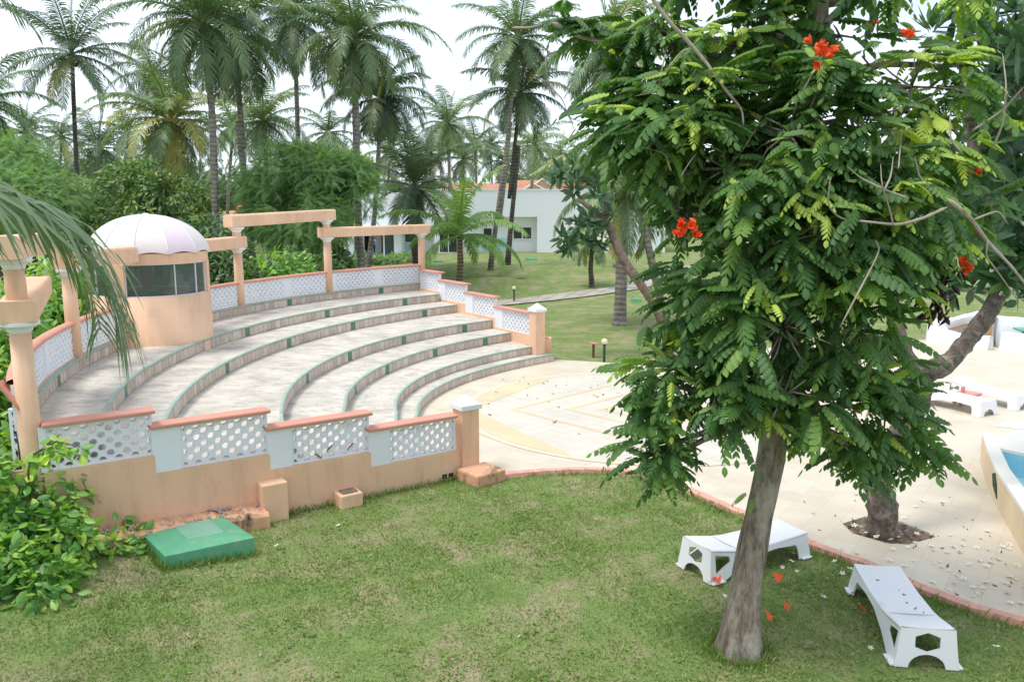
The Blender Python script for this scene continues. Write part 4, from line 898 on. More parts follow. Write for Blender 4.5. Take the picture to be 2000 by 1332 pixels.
# ------------------------------------------------------------------ vegetation helpers
def unit(v): v = np.asarray(v, float); return v / (np.linalg.norm(v, axis=-1, keepdims=True) + 1e-9)
class Leaves:
    def __init__(s): s.V = []; s.F = []; s.T = []; s.n = 0
    def add(s, V, F, T):
        s.V.append(V.reshape(-1, 3)); s.F.append(F.reshape(-1, 4) + s.n); s.T.append(T.ravel()); s.n += V.reshape(-1, 3).shape[0]
    def obj(s, name, mat, parent=None, smooth=False):
        return big(name, np.concatenate(s.V), np.concatenate(s.F), np.concatenate(s.T), mat, parent, smooth)
    def stamp(s, T, F, pos, d, n, size, tint):
        """template T (k,3) along x, its face normal z, at many positions"""
        d = unit(d); side = unit(np.cross(n, d)); n = np.cross(d, side)
        V = pos[:, None] + size[:, None, None] * (T[None, :, :1] * d[:, None] + T[None, :, 1:2] * side[:, None] + T[None, :, 2:] * n[:, None])
        k = len(T); N = len(pos); FF = F[None] + (np.arange(N) * k)[:, None, None]
        s.add(V, FF, np.repeat(tint, k))
def leaf_t(w=.4, fold=.15, droop=.2):
    """one pointed leaf of length 1, two folded halves"""
    V = np.array([(0, 0, 0), (.5, 0, 0), (1, 0, 0), (.22, w * .42, -fold * w), (.6, w * .5, -fold * w), (.92, w * .14, -fold * w * .3), (.22, -w * .42, -fold * w), (.6, -w * .5, -fold * w), (.92, -w * .14, -fold * w * .3)], float)
    V[:, 2] -= droop * V[:, 0] ** 2
    return V, np.array([(0, 1, 4, 3), (1, 2, 5, 4), (0, 6, 7, 1), (1, 7, 8, 2)])
def pinnate_t(n=5, ll=.3, w=.15, droop=.35, terminal=True, a0=.22, sag=.25):
    LV, LF = leaf_t(w / ll, .2, .25); V = []; F = []; k = 0
    def put(p, d, nrm, L):
        nonlocal k
        d = unit(d); sd = unit(np.cross(nrm, d)); nn = np.cross(d, sd)
        V.append(np.array(p) + L * (LV[:, :1] * d + LV[:, 1:2] * sd + LV[:, 2:] * nn)); F.append(LF + k); k += 9
    for i in range(n):
        s = a0 + (1 - a0) * i / n; p = (s, 0, -droop * s * s); sl = 2 * droop * s
        L = ll * (.75 + .5 * math.sin(math.pi * (i + .7) / (n + .6)))
        for sg in (-1, 1): put(p, (.45, sg * .9, -sag - sl * .45), (0.1 * sl, sg * .12, 1), L)
    if terminal: put((1, 0, -droop), (1, 0, -2 * droop), (2 * droop, 0, 1), ll)
    # rachis
    R = []
    for s in np.linspace(0, 1, 5): R += [(s, .006, -droop * s * s), (s, -.006, -droop * s * s)]
    V.append(np.array(R)); F.append(np.array([(2 * i, 2 * i + 1, 2 * i + 3, 2 * i + 2) for i in range(4)]) + k)
    return np.concatenate(V), np.concatenate(F)
def clump(p, f, seed):
    a = np.array([[1.3, .7, .4], [-.6, 1.1, .9], [.5, -.8, 1.4], [1.9, 1.2, -1.0]]) * f; ph = np.array([0.3, 1.7, 2.9, 4.1]) + seed
    return np.sin(p @ a.T + ph).sum(1) / 4
def sample_lobes(lobes, n, r0=.5, r1=1.05, up=.0):
    lobes = [(np.array(c, float), np.array(r if hasattr(r, '__len__') else (r, r, r), float)) for c, r in lobes]
    wts = np.array([(r[0] * r[1] * r[2]) ** .7 for c, r in lobes]); wts /= wts.sum(); idx = rng.choice(len(lobes), n, p=wts)
    C = np.array([l[0] for l in lobes])[idx]; R = np.array([l[1] for l in lobes])[idx]
    d = unit(rng.normal(size=(n, 3)) + [0, 0, up]); fr = r0 + (r1 - r0) * rng.random(n) ** .6
    return C + d * R * fr[:, None], d, fr
def bush(name, label, cat, lobes, n, size, mat, tmpl, group=None, trunk=None, barkm=None, tint=(.4, .25), cl=1.2, thr=-.35, droopy=.35, base=None, crown_name='foliage', rv=.35, r1=1.05):
    c = np.mean([l[0] for l in lobes], axis=0); b = base if base is not None else (c[0], c[1], float(gz(c[0], c[1])))
    t = thing(name, label, cat, b, 0, group)
    p, d, fr = sample_lobes(lobes, n, .45, r1); keep = clump(p, cl, len(label)) > thr; p, d, fr = p[keep], d[keep], fr[keep]; N = len(p)
    dirn = unit(d * .8 + rng.normal(size=(N, 3)) * .55 + np.array([0, 0, -droopy])); nrm = unit(rng.normal(size=(N, 3)) * .45 + d * .4 + np.array([0, 0, 1]))
    tt = np.clip(rng.normal(tint[0], tint[1], N) + .15 * clump(p, 2.2, 1.), 0, 1); sz = size * (1 + rv * (rng.random(N) * 2 - 1))
    Lv = Leaves(); Lv.stamp(tmpl[0], tmpl[1], p, dirn, nrm, sz, tt); Lv.obj(crown_name, mat, t)
    m = MB(); b = np.array(b)
    for l in lobes:
        q = np.array(l[0]); r = (trunk or .05); j = rng.normal(0, .1 * np.linalg.norm(q - b) * .6, 3)
        m.tube([b + rng.normal(0, .02, 3) - [0, 0, .1], (b * .55 + q * .45) + j * .4 - [0, 0, .0], q], [r, r * .7, r * .25], 6)
    m.obj('trunk' if trunk else 'stem', barkm or M['bark_frangi'], t, smooth=True); return t
LEAF = leaf_t(.42, .15, .25); LEAFW = leaf_t(.55, .2, .3); SPRAY = pinnate_t(7, .2, .085, .3, False, .1); FEATHER = pinnate_t(9, .17, .042, .4, False, .1); FROND_S = pinnate_t(5, .3, .13, .3)

def frond(Lv, P, ll, nl, tint, width=.045, hang=.5, lat=.75, s0=.1, seg2=True, fwd=.45):
    """rachis polyline P with hanging leaflets each side"""
    P = np.asarray(P, float); sl = np.concatenate([[0], np.cumsum(np.linalg.norm(np.diff(P, axis=0), axis=1))]); Lt = sl[-1]; sl /= Lt
    s = np.linspace(s0, .995, nl); p = np.stack([np.interp(s, sl, P[:, i]) for i in range(3)], 1)
    q = np.stack([np.interp(np.clip(s + .02, 0, 1), sl, P[:, i]) for i in range(3)], 1); q0 = np.stack([np.interp(np.clip(s - .02, 0, 1), sl, P[:, i]) for i in range(3)], 1)
    tg = unit(q - q0); upv = np.array([0, 0, 1.]); side = unit(np.cross(tg, upv) + 1e-4)
    nrm = np.cross(side, tg); prof = np.clip(np.sin(np.pi * (.12 + .80 * s)) ** .7, .1, 1); 
    for sg in (-1, 1):
        jl = 1 + rng.normal(0, .09, nl); Ls = (ll * prof * jl)[:, None]
        d0 = unit(side * sg * lat + tg * (fwd + .5 * s[:, None] ** 3) + nrm * .12 + rng.normal(0, .07, (nl, 3)))
        h = (hang * (1 + rng.normal(0, .25, nl)))[:, None]
        d1 = unit(d0 - upv * h * .8); d2 = unit(d1 - upv * h * 1.3)
        a = p; b = a + d0 * Ls * .3; c = b + d1 * Ls * .38; e = c + d2 * Ls * .32
        wv = tg * width * .5; V = np.stack([a - wv * .4, a + wv * .4, b - wv, b + wv, c - wv * .75, c + wv * .75, e - wv * .08, e + wv * .08], 1)
        F = np.array([(0, 1, 3, 2), (2, 3, 5, 4), (4, 5, 7, 6)])[None] + (np.arange(nl) * 8)[:, None, None]
        Lv.add(V, F, np.repeat(np.clip(tint + rng.normal(0, .1, nl), 0, 1), 8))
    r = np.interp(sl, [0, 1], [width * .9, width * .15]); k = len(P); up2 = np.array([0, 0, 1.]); sd = unit(np.cross(np.gradient(P, axis=0), up2) + 1e-4)
    V = np.stack([P - sd * r[:, None], P + up2 * r[:, None] * .8, P + sd * r[:, None], P - up2 * r[:, None] * .8], 1)
    F = np.array([(4 * i + j, 4 * i + (j + 1) % 4, 4 * i + 4 + (j + 1) % 4, 4 * i + 4 + j) for i in range(k - 1) for j in range(4)])
    Lv.add(V, F, np.full(4 * k, min(1, tint + .35)))
def rachis(c, az, e0, L, droop, n=9, bend=0.):
    P = [np.array(c, float)]; 
    for i in range(n):
        s = (i + .5) / n; e = e0 - droop * s ** 1.25; a = az + bend * s
        P.append(P[-1] + L / n * np.array([math.cos(a) * math.cos(e), math.sin(a) * math.cos(e), math.sin(e)]))
    return np.array(P)
def palm(label, crown, base, L=3.6, nf=26, mat='palm_leaf', trunk='palm_trunk', r=.15, mids=(), nl=52, skirt=0, nuts=True, tint=.45, up=.9, droop=1.7, ll=.85, hang=.45, width=.075, kind='coconut_palm', flare=1.5, group='coconut palms behind the terraces', emin=-.75, spear=True):
    crown = np.array(crown, float); base = np.array(base, float); t = thing(kind, label, 'palm tree', base, 0, group)
    pts = [base - [0, 0, .2], base + [0, 0, .25]] + [np.array(q, float) for q in mids]
    if not mids:
        j = rng.normal(0, .12, 2); pts += [base + (crown - base) * .4 + [j[0], j[1], 0]]
    pts += [crown - [0, 0, .05]]; pts = np.array(pts); sl = np.concatenate([[0], np.cumsum(np.linalg.norm(np.diff(pts, axis=0), axis=1))]); sl /= sl[-1]
    sm = np.linspace(0, 1, 22); P = np.stack([np.interp(sm, sl, pts[:, i]) for i in range(3)], 1)
    for _ in range(3): P[1:-1] = (P[:-2] + P[1:-1] * 2 + P[2:]) / 4
    R = r * (1 + (flare - 1) * np.exp(-sm * 16)) * (1 - .25 * sm); m = MB(); m.tube(P, R, 10, rough=.04); m.obj('trunk', M[trunk], t, smooth=True)
    Lv = Leaves(); nf = int(nf * 1.12)
    for i in range(nf):
        f = (i + .5) / nf; az = i * 2.39996 + rng.normal(0, .15); e0 = up * 1.4 * (1 - f ** .9) + emin * f + rng.normal(0, .1)
        e0 = np.clip(e0, emin - .1, 1.45); Lf = L * (.84 + .34 * math.sin(math.pi * min(1, f + .25))) * (1 + rng.normal(0, .06))
        frond(Lv, rachis(crown + [0, 0, .1 * (1 - f)], az, e0, Lf, droop * .82 * (.5 + .5 * math.cos(e0 * .8)), 9, rng.normal(0, .12)), ll, nl, np.clip(tint + rng.normal(0, .16) - .12 * (1 - f) + (.4 if (f > .8 and rng.random() < .3) else 0), 0, 1), width, hang)
    if spear:
        for k in range(2): frond(Lv, rachis(crown, rng.random() * 6.28, 1.42, L * .8, .25), ll * .45, nl // 2, tint + .15, width, .1, .35)
    Lv.obj('crown', M[mat], t)
    if skirt:
        Lv = Leaves()
        for i in range(skirt): frond(Lv, rachis(crown - [0, 0, .2], rng.random() * 6.28, -.9 - rng.random() * .4, L * (.45 + .25 * rng.random()), .6), ll * .6, nl // 2, rng.random() * .7, width, .9, .3)
        Lv.obj('dead_fronds', M['dead_frond'], t)
    if nuts:
        m = MB()
        for i in range(9): a = rng.random() * 6.28; q = crown + [math.cos(a) * r * 1.7, math.sin(a) * r * 1.7, -.25 - rng.random() * .35]; m.lathe([(.02, -.14), (.11, -.07), (.13, 0), (.1, .09), (.02, .14)], q, 7)
        m.obj('coconut_cluster', M['door_wood'], t, smooth=True)
    return t
def gp(px, Y, py=420): q = aty(px, py, Y); return (q[0], q[1], float(gz(q[0], q[1])))
def palm_px(label, cx, cy, bx, Y, mids=(), by=420, dY=0, **k):
    return palm(label, aty(cx, cy, Y), gp(bx, Y + dY, by), mids=[aty(a, b, Y) for a, b in mids], **k)
# ---- tall palms, left to right
palm_px('tall dark coconut palm standing alone at the left, spiky against the sky', 140, 108, 152, 50, L=4.4, nf=24, trunk='palm_trunk_dark', mat='palm_leaf_dark', tint=.4, hang=.6, droop=1.35)
palm_px('tall grey-trunked coconut palm just right of the pink dome, largest of the left group', 392, 45, 416, 36, L=3.9, nf=30, tint=.45, ll=.85, hang=.5, droop=1.9, skirt=3, r=.17, mids=[(414, 200)])
palm_px('leaning coconut palm whose trunk passes behind the upper pergola beam', 458, 78, 492, 40, L=3.8, nf=26, mids=[(462, 200), (478, 330)], mat='palm_leaf_dark', skirt=6, hang=.45, r=.17)
palm_px('slim tall coconut palm between the leaning palm and the heavy brown-skirted palm', 575, 42, 582, 48, L=3.9, nf=26, mat='palm_leaf_dark', hang=.6)
palm_px('heavy coconut palm with a brown skirt of dead fronds, left of the sky gap', 692, 78, 704, 40, L=3.7, nf=34, skirt=14, tint=.55, hang=.45, droop=2.0, r=.19)
palm_px('dark drooping coconut palm tucked under the brown-skirted palm', 745, 195, 712, 46, L=3.0, nf=26, mat='palm_leaf_dark', tint=.35, hang=.6, droop=2.0)
palm_px('medium coconut palm standing clear in the middle sky gap with a hanging brown skirt', 875, 245, 880, 66, L=3.4, nf=28, skirt=12, nl=36, hang=.5)
palm_px('tall slender coconut palm with a long curved grey trunk before the white house', 1012, 78, 957, 50, by=520, L=3.7, nf=26, mids=[(1004, 190), (990, 290), (983, 400), (968, 480)], r=.135, skirt=5, hang=.45)
palm_px('dark curved-trunk coconut palm close beside the slender grey one', 1016, 185, 991, 52, by=515, L=3.5, nf=24, mids=[(1017, 250), (1000, 340), (991, 420)], mat='palm_leaf_dark', trunk='palm_trunk_dark', r=.15, hang=.7)
palm_px('coconut palm showing between the flowering tree branches at upper left of its crown', 1195, 105, 1300, 30, by=600, L=2.6, nf=20, hang=.7)
palm_px('bushy low coconut palm behind the white house, yellowish underneath', 1045, 285, 1026, 74, L=3.6, nf=28, nl=34, tint=.65, skirt=3, hang=.8, droop=2.1)
palm_px('lush yellow-green coconut palm above the pink dome', 333, 240, 370, 44, L=3.6, nf=34, tint=.7, hang=.5, droop=1.9, mat='palm_leaf')
palm_px('low dull green coconut palm right of the lone dark palm trunk', 192, 290, 178, 62, L=3.8, nf=26, nl=36, mat='palm_leaf_dark', hang=.6)
palm_px('coconut palm cut off by the left frame edge', -35, 205, -40, 45, L=3.3, nf=22, hang=.6)
palm_px('low coconut palm with orange stalks between the two left palm trunks and the feathery tree', 515, 238, 520, 54, L=3.5, nf=28, nl=36, tint=.55, hang=.7)
palm_px('dark coconut palm crown behind the lush yellow-green one', 300, 150, 316, 60, L=3.6, nf=22, nl=36, mat='palm_leaf_dark', hang=.7)
FAR = 'small distant coconut palms'
for i, (cx, cy, Y, lb) in enumerate([(928, 282, 104, 'small distant coconut palm right of the middle sky gap palm'), (958, 284, 118, 'tiny spiky distant coconut palm left of the slender trunk'), (905, 312, 92, 'squat distant coconut palm above the tiled roof'), (50, 262, 82, 'distant coconut palm above the feathery bushes at far left'), (120, 268, 96, 'pale distant coconut palm left of the lone dark palm trunk'), (250, 262, 84, 'distant coconut palm between the lone palm and the lush palm'), (455, 250, 70, 'distant coconut palm seen between the two tall left trunks'), (640, 262, 84, 'distant coconut palm over the feathery tree top'), (1095, 315, 84, 'distant coconut palm behind the frangipani at the house corner'), (985, 318, 96, 'distant coconut palm between the two curved trunks and the tiled roof'), (760, 300, 88, 'distant coconut palm above the thatched hut roof'), (840, 300, 90, 'distant coconut palm left of the middle sky gap palm'), (1150, 330, 78, 'distant coconut palm half hidden by the flowering tree')]):
    palm_px(lb, cx, cy, cx + rng.normal(0, 6), Y, L=3.9, nf=20, nl=24, width=.12, hang=.6, group=FAR, nuts=False, mat='palm_leaf_dark' if i % 2 else 'palm_leaf')
# ---- nearer palms on the lawn
palm_px('shaggy palm with upright fronds and orange fruit stalks before the white house', 810, 368, 815, 50, by=512, L=3.6, nf=26, up=1.25, emin=-1.0, droop=1.3, mat='palm_leaf_dark', trunk='palm_trunk_dark', r=.26, flare=1.15, kind='shaggy_palm', hang=.35, tint=.45, skirt=5, nuts=True, group=None)
palm_px('bright green young palm with arching fronds beside the end pergola column', 898, 462, 897, 46, by=548, L=4.2, nf=13, up=1.05, emin=-.15, droop=1.75, mat='royal_leaf', trunk='royal_trunk', r=.2, flare=1.5, kind='young_palm', nl=60, ll=.8, width=.085, nuts=False, hang=.75, tint=.5, group=None)
palm_px('thick flared grey palm trunk on the near lawn with drooping fronds above', 1222, 375, 1210, 30.7, by=632, L=3.2, nf=20, mids=[(1216, 470)], r=.24, flare=1.55, up=.8, emin=-.8, droop=1.9, nl=50, ll=.7, hang=.9, tint=.7, group=None)
palm_px('short palm with a small dark trunk between the mound and the footpath', 1158, 472, 1156, 44, by=556, L=1.9, nf=14, r=.15, trunk='palm_trunk_dark', flare=1.7, nl=30, ll=.5, hang=.9, tint=.6, nuts=False, group=None)
# ---- near palm at the left, mostly out of frame
t = thing('coconut_palm', 'near coconut palm fronds arching into view from the left frame edge', 'palm tree', (-6.4, 4.4, -.05))
m = MB(); m.tube([(-6.4, 4.4, -.2), (-6.2, 4.3, 2.5), (-5.9, 4.4, 5.2)], [.2, .16, .13], 12); m.obj('trunk', M['palm_trunk'], t, smooth=True)
Lv = Leaves(); c0 = np.array([-5.9, 4.4, 5.2])
P = [c0, aty(-350, 375, 4.6), aty(-150, 352, 4.8), aty(0, 378, 5.0), aty(95, 425, 5.15), aty(165, 495, 5.25), aty(208, 560, 5.3), aty(230, 615, 5.3), aty(243, 650, 5.3)]
P = np.array(P); u = np.linspace(0, 1, len(P)); uu = np.linspace(0, 1, 25); P = np.stack([np.interp(uu, u, P[:, i]) for i in range(3)], 1)
for _ in range(2): P[1:-1] = (P[:-2] + 2 * P[1:-1] + P[2:]) / 4
frond(Lv, P, 1.02, 104, .5, .036, .8, .75, .06, fwd=.75)
frond(Lv, P + np.linspace(0, 1, len(P))[:, None] * np.array([[-.28, .25, -.02]]), .85, 80, .38, .034, .75, .85, .06, fwd=.7)
frond(Lv, np.array([c0, aty(-420, -150, 4.6), aty(-180, -90, 4.8), aty(-40, -40, 4.9), aty(50, 40, 5.0)]), .5, 60, .35, .03, .6)
for az in (2.4, 3.2, 4.0, 1.7): frond(Lv, rachis(c0, az, .5, 3.2, 1.6), .7, 50, .4, .04, .6)
Lv.obj('crown', M['near_frond'], t)

# ---- trees and shrubs behind the terraces
def lob(items, Y): return [(aty(px, py, Y + dy), (rx, rx * .9, rz)) for px, py, dy, rx, rz in items]
bush('feathery_tree', 'broad feathery green tree mass at the left edge below the palms', 'tree', lob([(-50, 345, 0, 2.2, 1.4), (25, 325, 0, 1.6, 1.0), (95, 375, -1, 1.2, .9), (20, 400, -2, 2.0, 1.2), (-60, 410, -1, 2, 1.4), (70, 420, -2, 1.4, 1.0), (60, 345, 1, .9, .8)], 34), 12000, .5, M['acacia'], FEATHER, trunk=.16, tint=(.45, .28), cl=1.7, thr=-.3, r1=1.2)
bush('bushy_tree', 'rounded dense bushy tree with yellowish new leaves behind the pink dome', 'tree', lob([(225, 400, 0, 1.4, 1.3), (285, 365, 0, 1.3, 1.1), (345, 400, -.5, 1.3, 1.2), (275, 430, -1, 1.6, 1.2), (320, 370, -1, .9, .8), (375, 440, 0, 1.1, 1), (240, 350, .5, .9, .7)], 37), 11000, .24, M['mango'], LEAF, trunk=.15, tint=(.45, .28), cl=1.8, thr=-.2, r1=1.15)
bush('feathery_tree', 'pale green feathery tree with arching sprays behind the pergola', 'tree', lob([(560, 350, 0, 1.7, 1.2), (635, 345, 0, 1.5, 1.0), (690, 385, 0, 1.0, .9), (545, 425, 0, 1.4, 1.1), (600, 435, -1, 1.5, 1.2), (600, 318, 1, 1.2, .6), (675, 345, 0, 1.0, .8), (525, 330, 0, .9, .6)], 37), 13000, .5, M['acacia'], FEATHER, trunk=.17, tint=(.42, .28), cl=1.6, thr=-.25, r1=1.25, droopy=.1, base=gp(612, 37))
SH = 'dark scrub bushes behind the terraces'
for i, (px, py, Y, rx, rz, lb) in enumerate([(130, 425, 40, 1.9, 1.3, 'grey-green scrub bush left of the pink dome'), (195, 445, 38, 1.7, 1.2, 'dark scrub bush just left of the pink dome'), (415, 470, 30, 1.0, 1.0, 'dark green bush right of the kiosk behind the low beam'), (450, 540, 26, .8, .7, 'dark bush between the kiosk and the third column'), (400, 520, 26, .7, .9, 'dark bush close against the right side of the kiosk'), (600, 520, 32, 1.2, .8, 'dark bush under the feathery tree behind the lattice wall'), (655, 505, 36, .6, .5, 'dark undergrowth left of the open white room')]):
    q = aty(px, py, Y); bush('scrub_bush', lb, 'bush', [(q, (rx, rx, rz)), (q + [rx * .6, .3, -.4], (rx * .7, rx * .7, rz * .8)), (q + [-rx * .6, .2, -.5], (rx * .7, rx * .7, rz * .8)), (q + [0, 0, -rz], (rx, rx, rz))], 2600, .22, M['hedge'], LEAF, SH, tint=(.45, .25))
SL = 'light green shrubs outside the curved balustrade'
for i, (px, py, Y, rx, rz, lb) in enumerate([(545, 525, 28, 1.1, .6, 'light yellow-green shrub behind the lattice between two columns'), (500, 545, 27, .7, .5, 'small light green shrub just right of the third column'), (100, 560, 18, 1.0, .8, 'light green shrub left of the fourth column behind the frond'), (195, 560, 20, .8, .8, 'light green shrub between the fourth column and the kiosk'), (72, 610, 17.5, .6, .5, 'leafy shrub outside the curved wall just right of the near column'), (12, 650, 15, .7, .8, 'leafy shrub left of the near column'), (-75, 765, 11.6, .5, .7, 'dark leafy shrub at the left edge outside the wall'), (120, 615, 18, .7, .5, 'low light shrub touching the curved coping')]):
    q = aty(px, py, Y); bush('leafy_shrub', lb, 'shrub', [(q, (rx, rx, rz)), (q + [rx * .5, .3, -.4], (rx * .7, rx * .7, rz * .8)), (q + [-rx * .5, .2, -.4], (rx * .7, rx * .7, rz * .8)), (q + [0, 0, -rz], (rx * .9, rx * .9, rz))], 1300 if Y > 12 else 1700, .26 if Y > 20 else .2, M['shrub'], LEAF, SL, tint=(.42, .25))
# weeds below the open room
for px, lb in ((705, 'patch of weeds in front of the bending person'), (775, 'patch of weeds in front of the white house plinth')):
    q = aty(px, 515, 57); q[2] = float(gz(q[0], q[1])) + .25; bush('weed_clump', lb, 'weeds', [(q, (1.6, .8, .4)), (q + [1.2, .3, 0], (1.2, .8, .35))], 900, .35, M['acacia'], SPRAY, 'weeds by the white house', tint=(.6, .25))
# big leafy bush at lower left
bush('leafy_bush', 'large glossy leafy bush spilling over the lower left corner', 'bush', [(onz(a, b, z), r) for a, b, z, r in [(60, 880, 1.15, (.55, .5, .4)), (10, 930, .9, (.7, .6, .6)), (95, 965, .8, (.5, .5, .45)), (40, 1040, .5, (.65, .6, .5)), (120, 1060, .4, (.45, .45, .4)), (200, 1045, .22, (.4, .35, .25)), (255, 1055, .14, (.3, .25, .18)), (225, 1075, .14, (.35, .3, .2)), (150, 1010, .4, (.4, .35, .35)), (110, 1120, .2, (.4, .4, .25)), (80, 1165, .12, (.4, .35, .2)), (60, 1140, .25, (.45, .4, .35)), (-60, 1000, .8, (.7, .7, .8)), (10, 1120, .3, (.5, .4, .4)), (-20, 850, 1.2, (.5, .5, .4))]], 7800, .128, M['shrub'], LEAFW, tint=(.40, .28), trunk=.03, cl=3.0, thr=-.42, base=(*onz(40, 1060)[:2], .0), rv=.4)
lv = Leaves(); # one long spray reaching over the lattice
t = thing('leafy_bush', 'light leafy spray of the corner bush reaching over the lattice panel', 'bush', (*onz(80, 960)[:2], 0))
P = np.array([onz(60, 1000, .0), aty(55, 920, 9.0), aty(60, 890, 9.0)]); P2 = np.array([aty(60, 890, 9.0), aty(110, 862, 9.0), aty(170, 876, 8.95)]); P3 = np.array([aty(60, 900, 9.1), aty(90, 870, 9.1), aty(115, 850, 9.1)])
m = MB()
for Q in (P, P2, P3): m.tube(Q, [.018, .012, .006], 6)
m.obj('stem', M['bark_frangi'], t)
q = np.concatenate([Q[0] + (Q[-1] - Q[0]) * rng.random((34, 1)) + rng.normal(0, .035, (34, 3)) for Q in (P2, P3, P)]); N = len(q)
lv.stamp(*LEAFW, q, unit(rng.normal(size=(N, 3)) + [.3, -.3, -.4]), unit(rng.normal(size=(N, 3)) * .5 + [0, 0, 1]), .14 * (1 + rng.normal(0, .2, N)), np.clip(rng.normal(.6, .25, N), 0, 1)); lv.obj('foliage', M['shrub'], t)
# far wood closing the horizon
Lv = Leaves(); n = 42000; X = rng.uniform(-150, 150, n); Yd = 98 + 30 * rng.random(n) + .0009 * X ** 2
top = 8.6 + 1.6 * np.sin(X * .21) + 1.3 * np.sin(X * .53 + 1) + 1.1 * np.sin(X * 1.3 + 2) - 2.2 * np.exp(-((X + 4) / 14) ** 2)
Zz = np.maximum(.3, top * rng.random(n) ** .55); p = np.stack([X, Yd, Zz], 1); keep = clump(p, .55, 3.) > -.45; p = p[keep]; N = len(p)
Lv.stamp(*SPRAY, p, unit(rng.normal(size=(N, 3)) + [0, -.2, -.3]), unit(rng.normal(size=(N, 3)) * .6 + [0, -.3, 1]), 1.7 * (1 + rng.normal(0, .25, N)), np.clip(rng.normal(.45, .28, N), 0, 1))
tag(Lv.obj('distant_wood', M['hedge']), 'distant band of dark green wood closing the horizon behind the palms', 'wood', kind='stuff')
# yellow flowering shrub by the small house
q = aty(402, 408, 70); bush('yellow_shrub', 'yellow leaved shrub beside the tall grey palm trunk near the small house', 'shrub', [(q, (1.0, .8, 1.0)), (q + [0, 0, -1.3], (.8, .7, .9))], 700, .4, M['soft_yellow'], LEAF)

# ------------------------------------------------------------------ frangipani trees
ROS = leaf_t(.30, .12, .15)
def frangipani(label, limbs, tips, leaf, bark, base, flowers=(), n=15, group='frangipani trees', tint=.35):
    t = thing('frangipani_tree', label, 'tree', base, 0, group); m = MB()
    for P, R in limbs:
        P = np.array(P); u = np.linspace(0, 1, len(P)); uu = np.linspace(0, 1, len(P) * 5); Q = np.stack([np.interp(uu, u, P[:, i]) for i in range(3)], 1); R2 = np.interp(uu, u, R)
        for _ in range(3): Q[1:-1] = (Q[:-2] + 2 * Q[1:-1] + Q[2:]) / 4
        m.tube(Q, R2 * (1 + rng.normal(0, .05, len(R2))), 12, rough=.09)
    m.obj('trunk', bark, t, smooth=True); Lv = Leaves()
    for p, d in tips:
        d = unit(np.array(d, float)); N = n + int(rng.integers(-3, 4)); a = np.arange(N) * 2.4 + rng.random() * 6; tlt = np.linspace(.35, 1.75, N) + rng.normal(0, .12, N)
        ax = unit(np.cross(d, [.3, .2, .9])); ay = np.cross(d, ax); rad = np.cos(a)[:, None] * ax + np.sin(a)[:, None] * ay
        dd = np.cos(tlt)[:, None] * d + np.sin(tlt)[:, None] * rad; nn = unit(d * 1.0 + rng.normal(0, .15, (N, 3)) - dd * .2)
        Lv.stamp(*ROS, np.tile(p, (N, 1)) + rad * .03 + d * rng.normal(0, .05, (N, 1)), dd, nn, leaf * (1 + rng.normal(0, .15, N)), np.clip(rng.normal(tint, .22, N), 0, 1))
    Lv.obj('foliage', M['frangi_leaf'], t)
    for q in flowers:
        m = MB()
        for k in range(9):
            c = np.array(q) + rng.normal(0, .03, 3); petal5(m, c, .045, unit(np.array([0, -.6, .6]) + rng.normal(0, .4, 3)))
        m.obj('flower_cluster', [M['petal_white'], M['petal_yellow']], t)
    return t
def petal5(m, c, r, nrm, flat=.25):
    nrm = unit(nrm); ax = unit(np.cross(nrm, [.31, .77, .55])); ay = np.cross(nrm, ax)
    for k in range(5):
        a = k * 2 * math.pi / 5 + .2; d = math.cos(a) * ax + math.sin(a) * ay; s = np.cross(nrm, d)
        m.add([c, c + r * (.5 * d + .3 * s) + nrm * r * flat * .6, c + r * d + nrm * r * flat, c + r * (.55 * d - .28 * s) + nrm * r * flat * .5], [(0, 1, 2, 3)], 0)
        m.add([c + nrm * .002, c + r * (.22 * d + .12 * s) + nrm * (.002 + r * flat * .35), c + r * .3 * d + nrm * (.002 + r * flat * .4), c + r * (.22 * d - .12 * s) + nrm * (.002 + r * flat * .35)], [(0, 1, 2, 3)], 1)
fb = onz(1722, 1042)
W = lambda px, py, Y: aty(px, py, Y)
limbs = [([fb - [0, 0, .15], fb + [0, 0, .06], W(1724, 985, 10.75), W(1712, 930, 10.8), W(1745, 860, 10.9), W(1790, 800, 11.0), W(1800, 745, 11.1), W(1812, 715, 11.2)], [.24, .20, .19, .155, .15, .15, .15, .16]),
 ([W(1805, 730, 11.1), W(1850, 712, 11.2), W(1890, 665, 11.3), W(1925, 620, 11.4), W(1950, 580, 11.5), W(1965, 500, 11.6), W(1960, 380, 11.8)], [.15, .13, .12, .12, .115, .10, .09]),
 ([W(1800, 740, 11.1), W(1765, 690, 11.3), W(1740, 600, 11.6), W(1760, 450, 12)], [.13, .11, .1, .08]),
 ([W(1960, 540, 11.6), W(2050, 420, 12), W(2100, 250, 12.2)], [.12, .1, .07]), ([W(1962, 440, 11.7), W(1900, 300, 12.2), W(1880, 120, 12.6)], [.1, .08, .06]), ([W(1960, 380, 11.8), W(1990, 200, 12), W(1985, 30, 12.2)], [.1, .08, .06])]
tips = []
